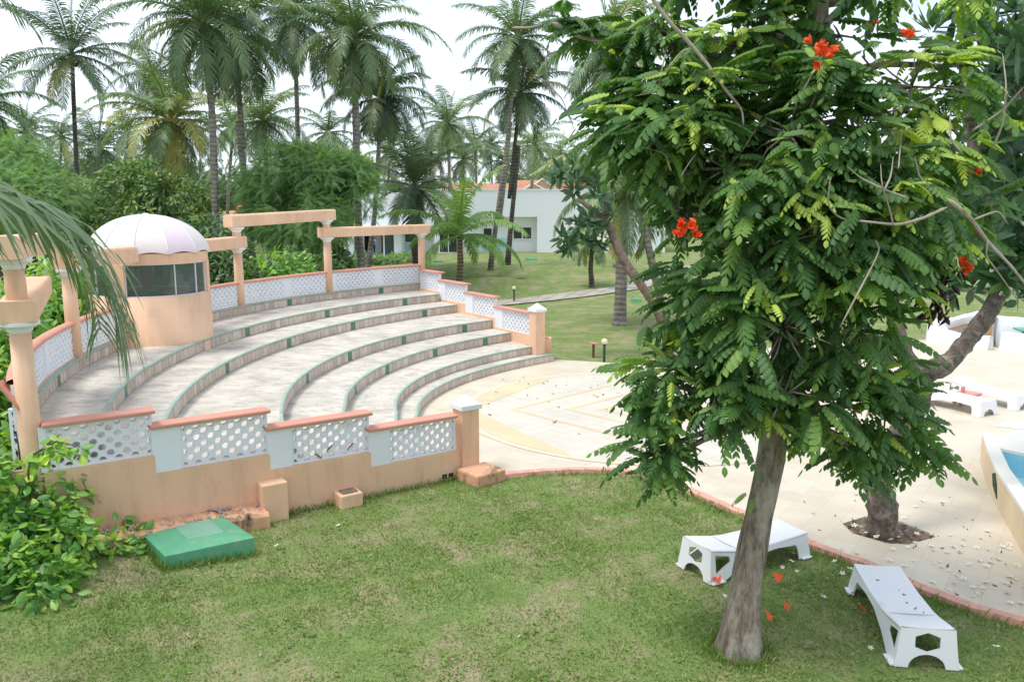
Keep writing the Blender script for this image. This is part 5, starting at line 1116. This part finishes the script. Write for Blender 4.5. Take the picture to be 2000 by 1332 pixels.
for px, py, Y in [(1880, 110, 12.6), (1930, 60, 12.4), (1985, 20, 12.2), (1960, 130, 12.2), (1990, 170, 12), (1870, 30, 12.8), (1920, 180, 12.3), (1975, 260, 12), (1985, 340, 12), (1930, 420, 12), (1960, 470, 11.8), (1985, 520, 11.6), (1935, 530, 11.5), (1900, 560, 11.7), (1985, 430, 11.8), (1890, 470, 12.2), (1940, 330, 12.3), (2030, 100, 12), (2030, 300, 12), (2030, 480, 12), (1900, 240, 12.5), (1850, 560, 12.2), (1760, 440, 12.4), (1820, 60, 13), (1955, 0, 12.5), (1900, -40, 12.5), (1990, 90, 12.6), (1975, 390, 12.4), (1950, 220, 12.8), (1925, 110, 13), (1990, 580, 12), (1880, 380, 12.8)]:
    p = W(px, py, Y); tips.append((p, rng.normal(0, .5, 3) + [0, -.25, .75])); 
for _ in range(34): tips.append((W(rng.uniform(1915, 2080), rng.uniform(20, 560), rng.uniform(10.6, 11.5)), rng.normal(0, .5, 3) + [0, -.35, .6]))
for _ in range(26): tips.append((W(rng.uniform(1890, 2090), rng.uniform(-40, 540), rng.uniform(12, 13.4)), rng.normal(0, .5, 3) + [0, -.2, .7]))
frangipani('stout dark frangipani growing out of the litter bed, its limb bending right over the paving', limbs, tips, .40, M['bark_frangi'], fb, [W(1960, 575, 11.3), W(1990, 545, 11.3)], 17)
b2 = onz(1306, 690); fl2 = [([b2 - [0, 0, .2], b2 + [0, 0, .15], W(1290, 620, 24), W(1262, 570, 24), W(1225, 520, 24), W(1200, 470, 24.2), W(1185, 430, 24.5), W(1130, 390, 25)], [.18, .13, .12, .125, .135, .125, .10, .06]), ([W(1228, 525, 24), W(1198, 519, 23.9)], [.07, .05]), ([W(1190, 440, 24.5), W(1150, 420, 24.4), W(1110, 470, 24.3)], [.1, .07, .05]), ([W(1185, 430, 24.5), W(1182, 370, 24.8)], [.09, .06])]
tp = [(W(px, py, 24.3), rng.normal(0, .5, 3) + [-.2, -.4, .5]) for px, py in [(1150, 425), (1112, 478), (1130, 440), (1175, 445), (1165, 475), (1185, 480), (1120, 375), (1135, 345), (1095, 335), (1150, 330), (1170, 380), (1108, 490), (1195, 420), (1125, 320), (1085, 350), (1160, 350), (1140, 470), (1100, 465)]]
frangipani('tan-barked leaning frangipani on the lawn beyond the near globe lamp', fl2, tp, .42, M['bark_frangi_tan'], b2, [W(1170, 465, 23.9), W(1118, 440, 23.9), W(1180, 470, 23.9)], 15)

# ------------------------------------------------------------------ flowering tree in front
tb = onz(1445, 1262, 0.); tb[2] = -.05
ft = thing('flowering_tree', 'large dense flowering tree with orange blossoms and a grey trunk rising from the lawn', 'tree', tb)
TR = np.array([tb - [0, 0, .15], tb + [0, 0, .12], W(1458, 1150, 7.95), W(1478, 1020, 8.05), W(1508, 890, 8.1), W(1525, 760, 8.15), W(1540, 600, 8.2), W(1555, 430, 8.3), W(1572, 250, 8.4), W(1590, 120, 8.5), W(1600, -60, 8.6)]); RAD = np.array([.27, .205, .155, .138, .138, .13, .13, .12, .115, .11, .10])
u = np.linspace(0, 1, len(TR)); uu = np.linspace(0, 1, 80); Q = np.stack([np.interp(uu, u, TR[:, i]) for i in range(3)], 1); R2 = np.interp(uu, u, RAD)
for _ in range(4): Q[1:-1] = (Q[:-2] + 2 * Q[1:-1] + Q[2:]) / 4
m = MB(); nS = 28; V = []
for i, (p, r) in enumerate(zip(Q, R2)):
    for k in range(nS):
        a = 2 * math.pi * k / nS; fl = 1 + (.24 * math.exp(-i / 8) + .035) * math.sin(a * 5 + i * .05) + .05 * math.sin(a * 3 + i * .35) + .03 * math.sin(a * 9 - i * .5) + rng.normal(0, .008)
        g_ = 1 - (.22 * math.exp(-((a - 4.9) / .22) ** 2) * max(0, 1 - i / 16)); V.append(p + r * fl * g_ * np.array([math.cos(a), math.sin(a), 0]))
m.add(V, [(i * nS + k, i * nS + (k + 1) % nS, (i + 1) * nS + (k + 1) % nS, (i + 1) * nS + k) for i in range(79) for k in range(nS)]); m.obj('trunk', M['bark_tulip'], ft, smooth=True)
LB = [(1330, 250, 8.3, 1.05, .75), (1280, 255, 8.5, .7, .5), (1235, 215, 8.7, .5, .4), (1420, 330, 7.9, .9, .8), (1540, 260, 7.7, 1.0, .85), (1660, 230, 8.0, .95, .75), (1780, 170, 8.3, .85, .6), (1850, 240, 8.5, .6, .6), (1880, 130, 8.7, .5, .4),
 (1480, 480, 7.8, 1.0, .9), (1630, 450, 7.7, .95, .9), (1740, 380, 8.0, .85, .8), (1330, 420, 8.4, .65, .65), (1310, 345, 8.6, .55, .5), (1400, 590, 8.1, .75, .75), (1530, 640, 7.6, .9, .85), (1660, 610, 7.9, .8, .85), (1740, 560, 8.3, .6, .8),
 (1330, 740, 8.1, .55, .5), (1290, 830, 8.0, .42, .36), (1285, 750, 8.05, .5, .42), (1275, 880, 8.0, .38, .25), (1350, 870, 7.95, .42, .25), (1420, 760, 7.8, .6, .55), (1530, 770, 7.5, .6, .45), (1640, 780, 7.7, .65, .6), (1730, 800, 8.0, .5, .55), (1700, 880, 7.9, .4, .25), (1790, 860, 8.1, .35, .15),
 (1400, 90, 8.6, .9, .4), (1280, 60, 8.9, .7, .28), (1130, 55, 9.2, .5, .18), (1480, 60, 8.5, .6, .5), (1640, 70, 8.4, .5, .35), (1700, 130, 8.2, .5, .4), (1930, 400, 8.6, .35, .2), (1850, 470, 8.5, .4, .3), (1600, -60, 8.6, 1.0, .5), (1400, -60, 8.8, 1.0, .4), (1890, -20, 8.9, .4, .35), (1730, 700, 8.2, .5, .5), (1650, 870, 7.8, .45, .25), (1470, 820, 7.7, .35, .2), (1370, 850, 7.9, .4, .25), (1300, 900, 8.0, .35, .15), (1200, 235, 8.8, .4, .3), (1170, 60, 9.0, .5, .25), (1230, 170, 8.8, .5, .35)]
CLF = [pinnate_t(6, .27, .155, d, True, .16, sg) for d, sg in ((.25, .2), (.5, .35), (.8, .5))]
Lv = Leaves(); tw = MB(); tipsum = 0
lim = MB()
for px, py, Y, rx, rz in LB:
    c = W(px, py, Y); rx = max(.12, rx - .2); rz = max(.1, rz - .16); ry = min(rx, .75); i0 = int(np.argmin(np.linalg.norm(Q - (c + [0, 0, -.35]), axis=1))); i0 = max(36, i0)
    s = Q[i0]; mid = (s + c) / 2 + [0, 0, .06] + rng.normal(0, .05, 3); lim.tube([s, mid, c], [.055, .035, .016], 7, rough=.06)
    nt2 = max(6, int(92 * (rx * ry + rx * rz + ry * rz) / 2.2))
    d = unit(rng.normal(size=(nt2, 3)) + [0, -.12, .1]); fr = .35 + .7 * rng.random(nt2) ** .55; tip = c + d * np.array([rx, ry, rz]) * fr[:, None]
    for q, dd, f_ in zip(tip[:14], d[:14], fr): lim.tube([c + dd * .0, (c + q) / 2 + rng.normal(0, .04, 3), q], [.012, .009, .004], 5)
    gap = clump(tip, 2.3, 1.2)
    for q, dd, f_, gp_ in zip(tip, d, fr, gap):
        if gp_ < -.36: continue
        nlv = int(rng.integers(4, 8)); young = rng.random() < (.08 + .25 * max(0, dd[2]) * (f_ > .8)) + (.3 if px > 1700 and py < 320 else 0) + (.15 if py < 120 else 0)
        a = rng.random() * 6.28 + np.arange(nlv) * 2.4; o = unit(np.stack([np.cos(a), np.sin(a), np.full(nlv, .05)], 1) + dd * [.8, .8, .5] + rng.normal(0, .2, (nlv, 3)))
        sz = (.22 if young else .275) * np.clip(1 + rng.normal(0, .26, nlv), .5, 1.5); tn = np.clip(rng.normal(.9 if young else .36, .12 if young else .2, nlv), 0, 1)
        T = CLF[int(rng.choice([0, 1, 2], p=[.2, .45, .35]))]; nrm = unit(np.array([0, 0, 1.]) + o * .1 + rng.normal(0, .25, (nlv, 3)))
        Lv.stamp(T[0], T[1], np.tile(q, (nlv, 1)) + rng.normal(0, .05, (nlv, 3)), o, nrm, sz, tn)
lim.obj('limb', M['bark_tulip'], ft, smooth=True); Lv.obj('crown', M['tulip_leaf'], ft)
# small shoot on the trunk
Lv = Leaves(); q = np.array([W(1460, 960, 7.85), W(1455, 1000, 7.85), W(1470, 975, 7.85)]); Lv.stamp(*CLF[1], q, np.array([[-1, -.3, -.2], [-1, -.4, 0], [-.4, -1, .1]]), np.tile([0, -.2, 1.], (3, 1)), np.array([.16, .14, .14]), np.array([.8, .9, .8])); Lv.obj('trunk_shoot', M['tulip_leaf'], ft)
# bare pale twigs
bare = [([(1850, 405), (1800, 428), (1755, 440), (1700, 434), (1640, 428), (1615, 400), (1622, 350)], .014, 7.4), ([(1775, 388), (1730, 372), (1680, 348), (1655, 325)], .010, 7.3), ([(1728, 370), (1740, 345), (1745, 305)], .009, 7.25), ([(1755, 330), (1758, 290), (1762, 250)], .007, 7.3), ([(1745, 440), (1735, 400), (1722, 360), (1720, 320)], .008, 7.3), ([(1815, 365), (1795, 345), (1787, 305)], .008, 7.5), ([(1850, 390), (1890, 420), (1930, 475), (1975, 520), (2010, 565)], .024, 7.7), ([(1900, 430), (1950, 410), (1970, 440)], .009, 7.7), ([(1930, 470), (1925, 500), (1955, 540), (1990, 590)], .009, 7.7), ([(1880, 300), (1856, 275), (1855, 215)], .011, 8.0), ([(1938, 292), (1960, 240), (1966, 170), (1958, 105)], .012, 8.1), ([(1900, 255), (1960, 215), (2000, 170)], .012, 8.1), ([(1235, -70), (1290, 25), (1370, 110), (1420, 180), (1450, 215), (1452, 245)], .022, 7.7), ([(1370, 90), (1330, 100), (1295, 150), (1250, 185)], .010, 7.9), ([(1300, 105), (1292, 140), (1285, 180), (1240, 188)], .008, 7.9), ([(1310, 330), (1310, 335), (1300, 300), (1265, 290)], .009, 7.6), ([(1330, 345), (1345, 320), (1360, 300)], .007, 7.6), ([(1640, 640), (1720, 490), (1710, 470)], .008, 7.0), ([(1080, 45), (1110, 65), (1160, 80), (1220, 95)], .03, 8.8), ([(1000, 55), (1040, 55), (1080, 40)], .014, 9.0), ([(1065, 110), (1070, 165), (1100, 195), (1110, 230), (1140, 240)], .008, 8.7), ([(1100, 195), (1118, 165), (1125, 150)], .006, 8.7), ([(1760, 0), (1745, 40), (1725, 72)], .035, 9.2), ([(1590, 130), (1540, 60), (1500, -20)], .05, 8.5), ([(1600, 60), (1650, 10), (1690, -40)], .05, 8.5)]
for P, r, Y in bare:
    P = np.array([W(a, b, Y - (.45 if a > 1550 and b > 150 else 0) + rng.normal(0, .06)) for a, b in P]); u = np.linspace(0, 1, len(P)); uu = np.linspace(0, 1, len(P) * 4); P = np.stack([np.interp(uu, u, P[:, i]) for i in range(3)], 1)
    for _ in range(2): P[1:-1] = (P[:-2] + 2 * P[1:-1] + P[2:]) / 4
    rr_ = np.linspace(r, r * .4, len(P)); rr_[0] *= .35; rr_[-1] *= .3; m = MB(); m.tube(P, rr_, 6, rough=.12); m.obj('bare_twig', M['twig'], ft, smooth=True)
# orange cup blossoms
for px, py, Y, s in [(1600, 95, 7.0, .085), (1602, 119, 6.95, .085), (1772, 72, 7.5, .07), (1322, 462, 7.1, .06), (1334, 444, 7.1, .06), (1360, 444, 7.1, .07), (1357, 463, 7.1, .055), (1883, 519, 7.8, .085), (1906, 460, 8.0, .06), (1908, 336, 8.0, .06), (1878, 348, 8.0, .05), (1707, 48, 7.9, .035)]:
    m = MB(); c = W(px, py, Y); s *= .85
    for k in range(5 if s > .05 else 4):
        ax = unit(rng.normal(0, .7, 3) + [0, -.5, .6]); q = c + rng.normal(0, s * .35, 3); a1 = unit(np.cross(ax, [.3, .7, .2])); a2 = np.cross(ax, a1)
        for j in range(5):
            a = j * 1.2566; d = math.cos(a) * a1 + math.sin(a) * a2; sd = np.cross(ax, d)
            m.add([q, q + s * (.45 * ax + .25 * d + .22 * sd), q + s * (.85 * ax + .42 * d + .25 * sd), q + s * (1.05 * ax + .62 * d), q + s * (.85 * ax + .42 * d - .25 * sd), q + s * (.45 * ax + .25 * d - .22 * sd)], [(0, 1, 2, 3), (0, 3, 4, 5)])
    m.obj('blossom', M['orange_petal'], ft)
# withered brown cluster hanging at the right
m = MB(); LVt, LFt = leaf_t(.35, .4, .5)
for k in range(90):
    q = W(1838, 490, 7.9) + np.array([rng.normal(0, .07), rng.normal(0, .06), -rng.random() * .62]); d = unit(rng.normal(0, .6, 3) + [-.1, 0, -1]); n_ = unit(rng.normal(0, 1, 3)); sd = unit(np.cross(n_, d)); n_ = np.cross(d, sd)
    m.add(q + .13 * (LVt[:, :1] * d + LVt[:, 1:2] * sd + LVt[:, 2:] * n_), LFt)
M['withered'] = paint('withered_leaf', (.06, .035, .03), .3, 9, .9, bmp=0); m.tube([W(1838, 470, 7.9), W(1838, 490, 7.9) + [0, 0, -.3], W(1836, 490, 7.9) + [.01, 0, -.62]], [.02, .018, .008], 6); m.obj('withered_cluster', M['withered'], ft)

# ------------------------------------------------------------------ fallen flowers and leaves, one by one
FLW = []
for k in range(4):
    m = MB(); petal5(m, np.zeros(3), .043, unit(np.array([rng.normal(0, .3), rng.normal(0, .3), 1])), .3); o = m.obj('fallen_flower', [M['petal_white'], M['petal_yellow']]); FLW.append(o)
DRY = []
for k in range(4):
    m = MB(); T, FF = leaf_t(.38, .5, -.1 - .1 * k); m.add(T * .16, FF); o = m.obj('fallen_leaf', M['dry_leaf']); DRY.append(o)
ORG = []
for k in range(1):
    m = MB(); T, FF = leaf_t(.7, .6, -.5); m.add(T * .085, FF); o = m.obj('fallen_petal', M['orange_petal']); ORG.append(o)
def scatter(protos, pts, label, cat, group, s=(.7, 1.2), first=True):
    for i, (x, y, z) in enumerate(pts):
        o = protos[i % len(protos)]
        if o.get('used'): o = o.copy(); COL.objects.link(o)
        else: o['used'] = 1
        k = rng.uniform(*s); o.location = (float(x), float(y), float(z)); o.rotation_euler = (rng.normal(0, .14), rng.normal(0, .14), rng.random() * 6.28); o.scale = (k, k, k); tag(o, label, cat, group)
fp = [onz(a, b) + [0, 0, .012] for a, b in zip(np.concatenate([rng.uniform(1640, 2000, 30), rng.normal(1900, 70, 50), rng.normal(1740, 60, 8)]), np.concatenate([rng.uniform(985, 1200, 30), rng.normal(1110, 42, 50), rng.normal(1010, 40, 8)]))]
def on_paving(q):   # beyond the kerb and inside the deck
    i = int(np.argmin(np.linalg.norm(np.array(kerb) - q[:2], axis=1))); return True
def left_of_kerb(q):
    K = np.array(kerb); y = np.interp(q[0], K[:, 0], K[:, 1]); return q[1] > y + .18
fp = [q for q in fp if left_of_kerb(q) and q[0] < 7.0 + (q[1] - 11) * .42]
scatter(FLW, fp, 'small white frangipani flower fallen on the cream paving', 'flower', 'white flowers fallen on the paving')
bp_ = [onz(a, b) + [0, 0, .03] for a, b in [(1668, 1030), (1690, 1045), (1752, 1052), (1770, 1040), (1790, 1046), (1740, 1058), (1760, 1020), (1660, 1024), (1712, 1052), (1700, 1018)]]
scatter([f.copy() for f in FLW][:0] or FLW, bp_, 'white frangipani flower lying on the dark litter round the stout tree', 'flower', 'white flowers in the litter bed')
gl_ = [onz(a, b) + [0, 0, .03] for a, b in [(1528, 1112), (1545, 1100), (1556, 1120), (1608, 1170), (1630, 1100), (1645, 1124), (1415, 1168), (1700, 1270), (1945, 1268), (1660, 1115), (1550, 1085), (660, 1030), (540, 1070), (140, 1110)]]
scatter(FLW, gl_, 'white frangipani flower fallen on the front lawn grass', 'flower', 'white flowers on the lawn')
sq = [onz(a, b) + [0, 0, .012] for a, b in zip(np.concatenate([rng.normal(1100, 75, 26), rng.uniform(950, 1240, 8)]), np.concatenate([rng.normal(772, 18, 26), rng.uniform(735, 880, 8)]))]
scatter(DRY, sq, 'small dry brown leaf lying on the round stage floor', 'leaf', 'dry leaves on the stage floor', (.3, .65))
pq = [onz(a, b) + [0, 0, .012] for a, b in zip(rng.uniform(1560, 2000, 60), rng.uniform(960, 1200, 60))]; pq = [q for q in pq if left_of_kerb(q) and q[0] < 6.8 + (q[1] - 11) * .42][:30]
scatter(DRY, pq, 'small dry brown leaf lying on the cream paving near the pool', 'leaf', 'dry leaves on the paving', (.2, .42))
lq = [onz(a, b) + [0, 0, .025] for a, b in zip(rng.uniform(700, 1950, 40), rng.uniform(1000, 1310, 40))]; lq = [q for q in lq if not left_of_kerb(q)][:26]
scatter(DRY, lq, 'small dry brown leaf lying in the front lawn grass', 'leaf', 'dry leaves on the front lawn', (.2, .45))
lb_ = []
for k in range(150):
    c = onz(rng.uniform(1650, 1825), rng.uniform(1012, 1060)); lb_.append(c + [0, 0, -.02 + rng.random() * .03])
from_poly = np.array(BED)
def inpoly(q, P):
    x, y = q[..., 0], q[..., 1]; ins = np.zeros(x.shape, bool); n = len(P); j = n - 1
    for i in range(n):
        c = ((P[i][1] > y) != (P[j][1] > y)) & (x < (P[j][0] - P[i][0]) * (y - P[i][1]) / (P[j][1] - P[i][1] + 1e-12) + P[i][0]); ins ^= c; j = i
    return ins
lb_ = [q for q in lb_ if inpoly(q, from_poly)][:75]
scatter(DRY, lb_, 'curled dry brown leaf in the litter bed round the stout frangipani', 'leaf', 'dry leaves in the litter bed', (.3, .6))
oq = [onz(a, b) + [0, 0, .05] for a, b in [(1527, 1137), (1529, 1130), (1545, 1194), (1690, 1194), (1393, 1136), (1396, 1140), (1512, 1212)]]
scatter(ORG, oq, 'bright orange petal fallen on the grass near the grey trunk', 'petal', 'orange petals on the grass', (.8, 1.4))
dk = [onz(a, b, .325) + [0, 0, .012] for a, b in [(1785, 1190), (1768, 1176), (1756, 1152), (1790, 1186), (1803, 1195), (1762, 1160), (1710, 1133)]]
scatter(DRY, dk, 'tiny dry petal lying on the deck of the nearest lounger', 'leaf', 'dry petals on the nearest lounger', (.25, .4))

# ------------------------------------------------------------------ grass blades on the front lawn
def blades(n, x0, x1, y0, y1, hgt, wid, pw=1.0):
    X = rng.uniform(x0, x1, n); Y = y0 + (y1 - y0) * rng.random(n) ** pw; p = np.stack([X, Y, X * 0], 1)
    ok = np.abs(X) < .68 * Y + .8; ok &= ~inpoly(p, np.array(stage_poly)); s = (p[:, :2] - A_) @ WN; ok &= ~((s < .12) & ((p[:, :2] - A_) @ WD > -.5))
    K = np.array(kp); return p[ok]
def dens(p): return clump(np.stack([p[:, 0], p[:, 1], 0 * p[:, 0]], 1), 1.6, .4) * .5 + clump(p, 4.5, 2.) * .35 + clump(p, 11., 5.) * .3
p = np.concatenate([blades(330000, -7.5, 8, 5.6, 13.6, .03, .006, 1.15)])
dn = dens(p); keep = rng.random(len(p)) < np.clip(.62 + .6 * dn, .1, 1); p = p[keep]; dn = dn[keep]; N = len(p)
p[:, 2] = gz(p[:, 0], p[:, 1]) - .004
a = rng.random(N) * 6.28; ln = rng.random(N) * .9 + .1; h = (.014 + .022 * rng.random(N)) * (1 + .4 * dn); wd_ = .004 + .005 * rng.random(N)
tall = rng.random(N) < .012; h = np.where(tall, h * 2.2, h)
d = np.stack([np.cos(a), np.sin(a), 0 * a], 1); sdv = np.stack([-np.sin(a), np.cos(a), 0 * a], 1)
V = np.stack([p - sdv * wd_[:, None], p + sdv * wd_[:, None], p + d * (h * ln * .5)[:, None] + np.array([0, 0, 1]) * (h * .7)[:, None] + sdv * (wd_ * .7)[:, None], p + d * (h * ln * 1.3)[:, None] + np.array([0, 0, 1]) * h[:, None]], 1)
F = np.arange(N * 4).reshape(N, 4); tt = np.clip(rng.normal(.42, .22, N) - .09 * dn + (rng.random(N) < .1) * .5, 0, 1)
tag(big('grass', V.reshape(-1, 3), F, np.repeat(tt, 4), M['grass']), 'short patchy grass blades covering the front lawn', 'grass', kind='stuff')
# longer tufts along kerb, wall foot and cover
q = []
for c in kp[::1]:
    if c[0] > 1.5 or rng.random() < .3:
        nn = np.array([-.45, -.9]); q += [np.array([*(c + nn * rng.uniform(.0, .16) + rng.normal(0, .05, 2)), 0]) for _ in range(26)]
for s in np.linspace(-.4, 3.2, 60): q += [np.array([*(wpt(s, .13 + abs(rng.normal(0, .06)))), 0]) for _ in range(14)]
for e0, e1 in ((gm[0], gm[1]), (gm[1], gm[2])):
    nn = np.array([-.2, -1]) * .05
    for s in np.linspace(0, 1, 50): q += [np.array([*(e0 + (e1 - e0) * s + nn + rng.normal(0, .03, 2)), 0]) for _ in range(10)]
for _ in range(700): aa = rng.random() * 6.28; q.append(np.array([tb[0] + math.cos(aa) * (.26 + abs(rng.normal(0, .08))), tb[1] + math.sin(aa) * (.26 + abs(rng.normal(0, .08))), 0]))
p = np.array(q); p = p[~inpoly(p, np.array(stage_poly))]; p[:, 2] = gz(p[:, 0], p[:, 1]); N = len(p); a = rng.random(N) * 6.28; h = .04 + .09 * rng.random(N) ** 2; wd_ = np.full(N, .0045)
d = np.stack([np.cos(a), np.sin(a), 0 * a], 1); sdv = np.stack([-np.sin(a), np.cos(a), 0 * a], 1); ln = rng.random(N)
V = np.stack([p - sdv * wd_[:, None], p + sdv * wd_[:, None], p + d * (h * ln * .3)[:, None] + np.array([0, 0, 1]) * (h * .6)[:, None] + sdv * (wd_ * .8)[:, None], p + d * (h * ln * .8)[:, None] + np.array([0, 0, 1]) * h[:, None]], 1)
tag(big('grass_tufts', V.reshape(-1, 3), np.arange(N * 4).reshape(N, 4), np.repeat(np.clip(rng.normal(.35, .2, N), 0, 1), 4), M['grass']), 'longer grass tufts along the kerb and the foot of walls', 'grass', kind='stuff')

# small broad-leaved weeds and clover patches in the turf
cw_ = np.stack([rng.uniform(-4.5, 6, 420), rng.uniform(6.6, 13.2, 420)], 1); pw_ = np.concatenate([c + rng.normal(0, .07, (int(rng.integers(5, 16)), 2)) for c in cw_]); pw_ = np.concatenate([pw_, np.zeros((len(pw_), 1))], 1)
ok = ~inpoly(pw_, np.array(stage_poly)); s_ = (pw_[:, :2] - A_) @ WN; ok &= ~((s_ < .15) & ((pw_[:, :2] - A_) @ WD > -.6)); pw_ = pw_[ok]; pw_[:, 2] = gz(pw_[:, 0], pw_[:, 1]) + .012 + .02 * rng.random(len(pw_)); N = len(pw_)
Lv = Leaves(); Lv.stamp(*LEAFW, pw_, unit(rng.normal(size=(N, 3)) + [0, 0, .3]), unit(rng.normal(size=(N, 3)) * .4 + [0, 0, 1]), .028 + .03 * rng.random(N), np.clip(rng.normal(.4, .2, N), 0, 1))
tag(Lv.obj('lawn_weeds', M['grass']), 'small broad leaved weeds growing through the front lawn', 'weeds', kind='stuff')
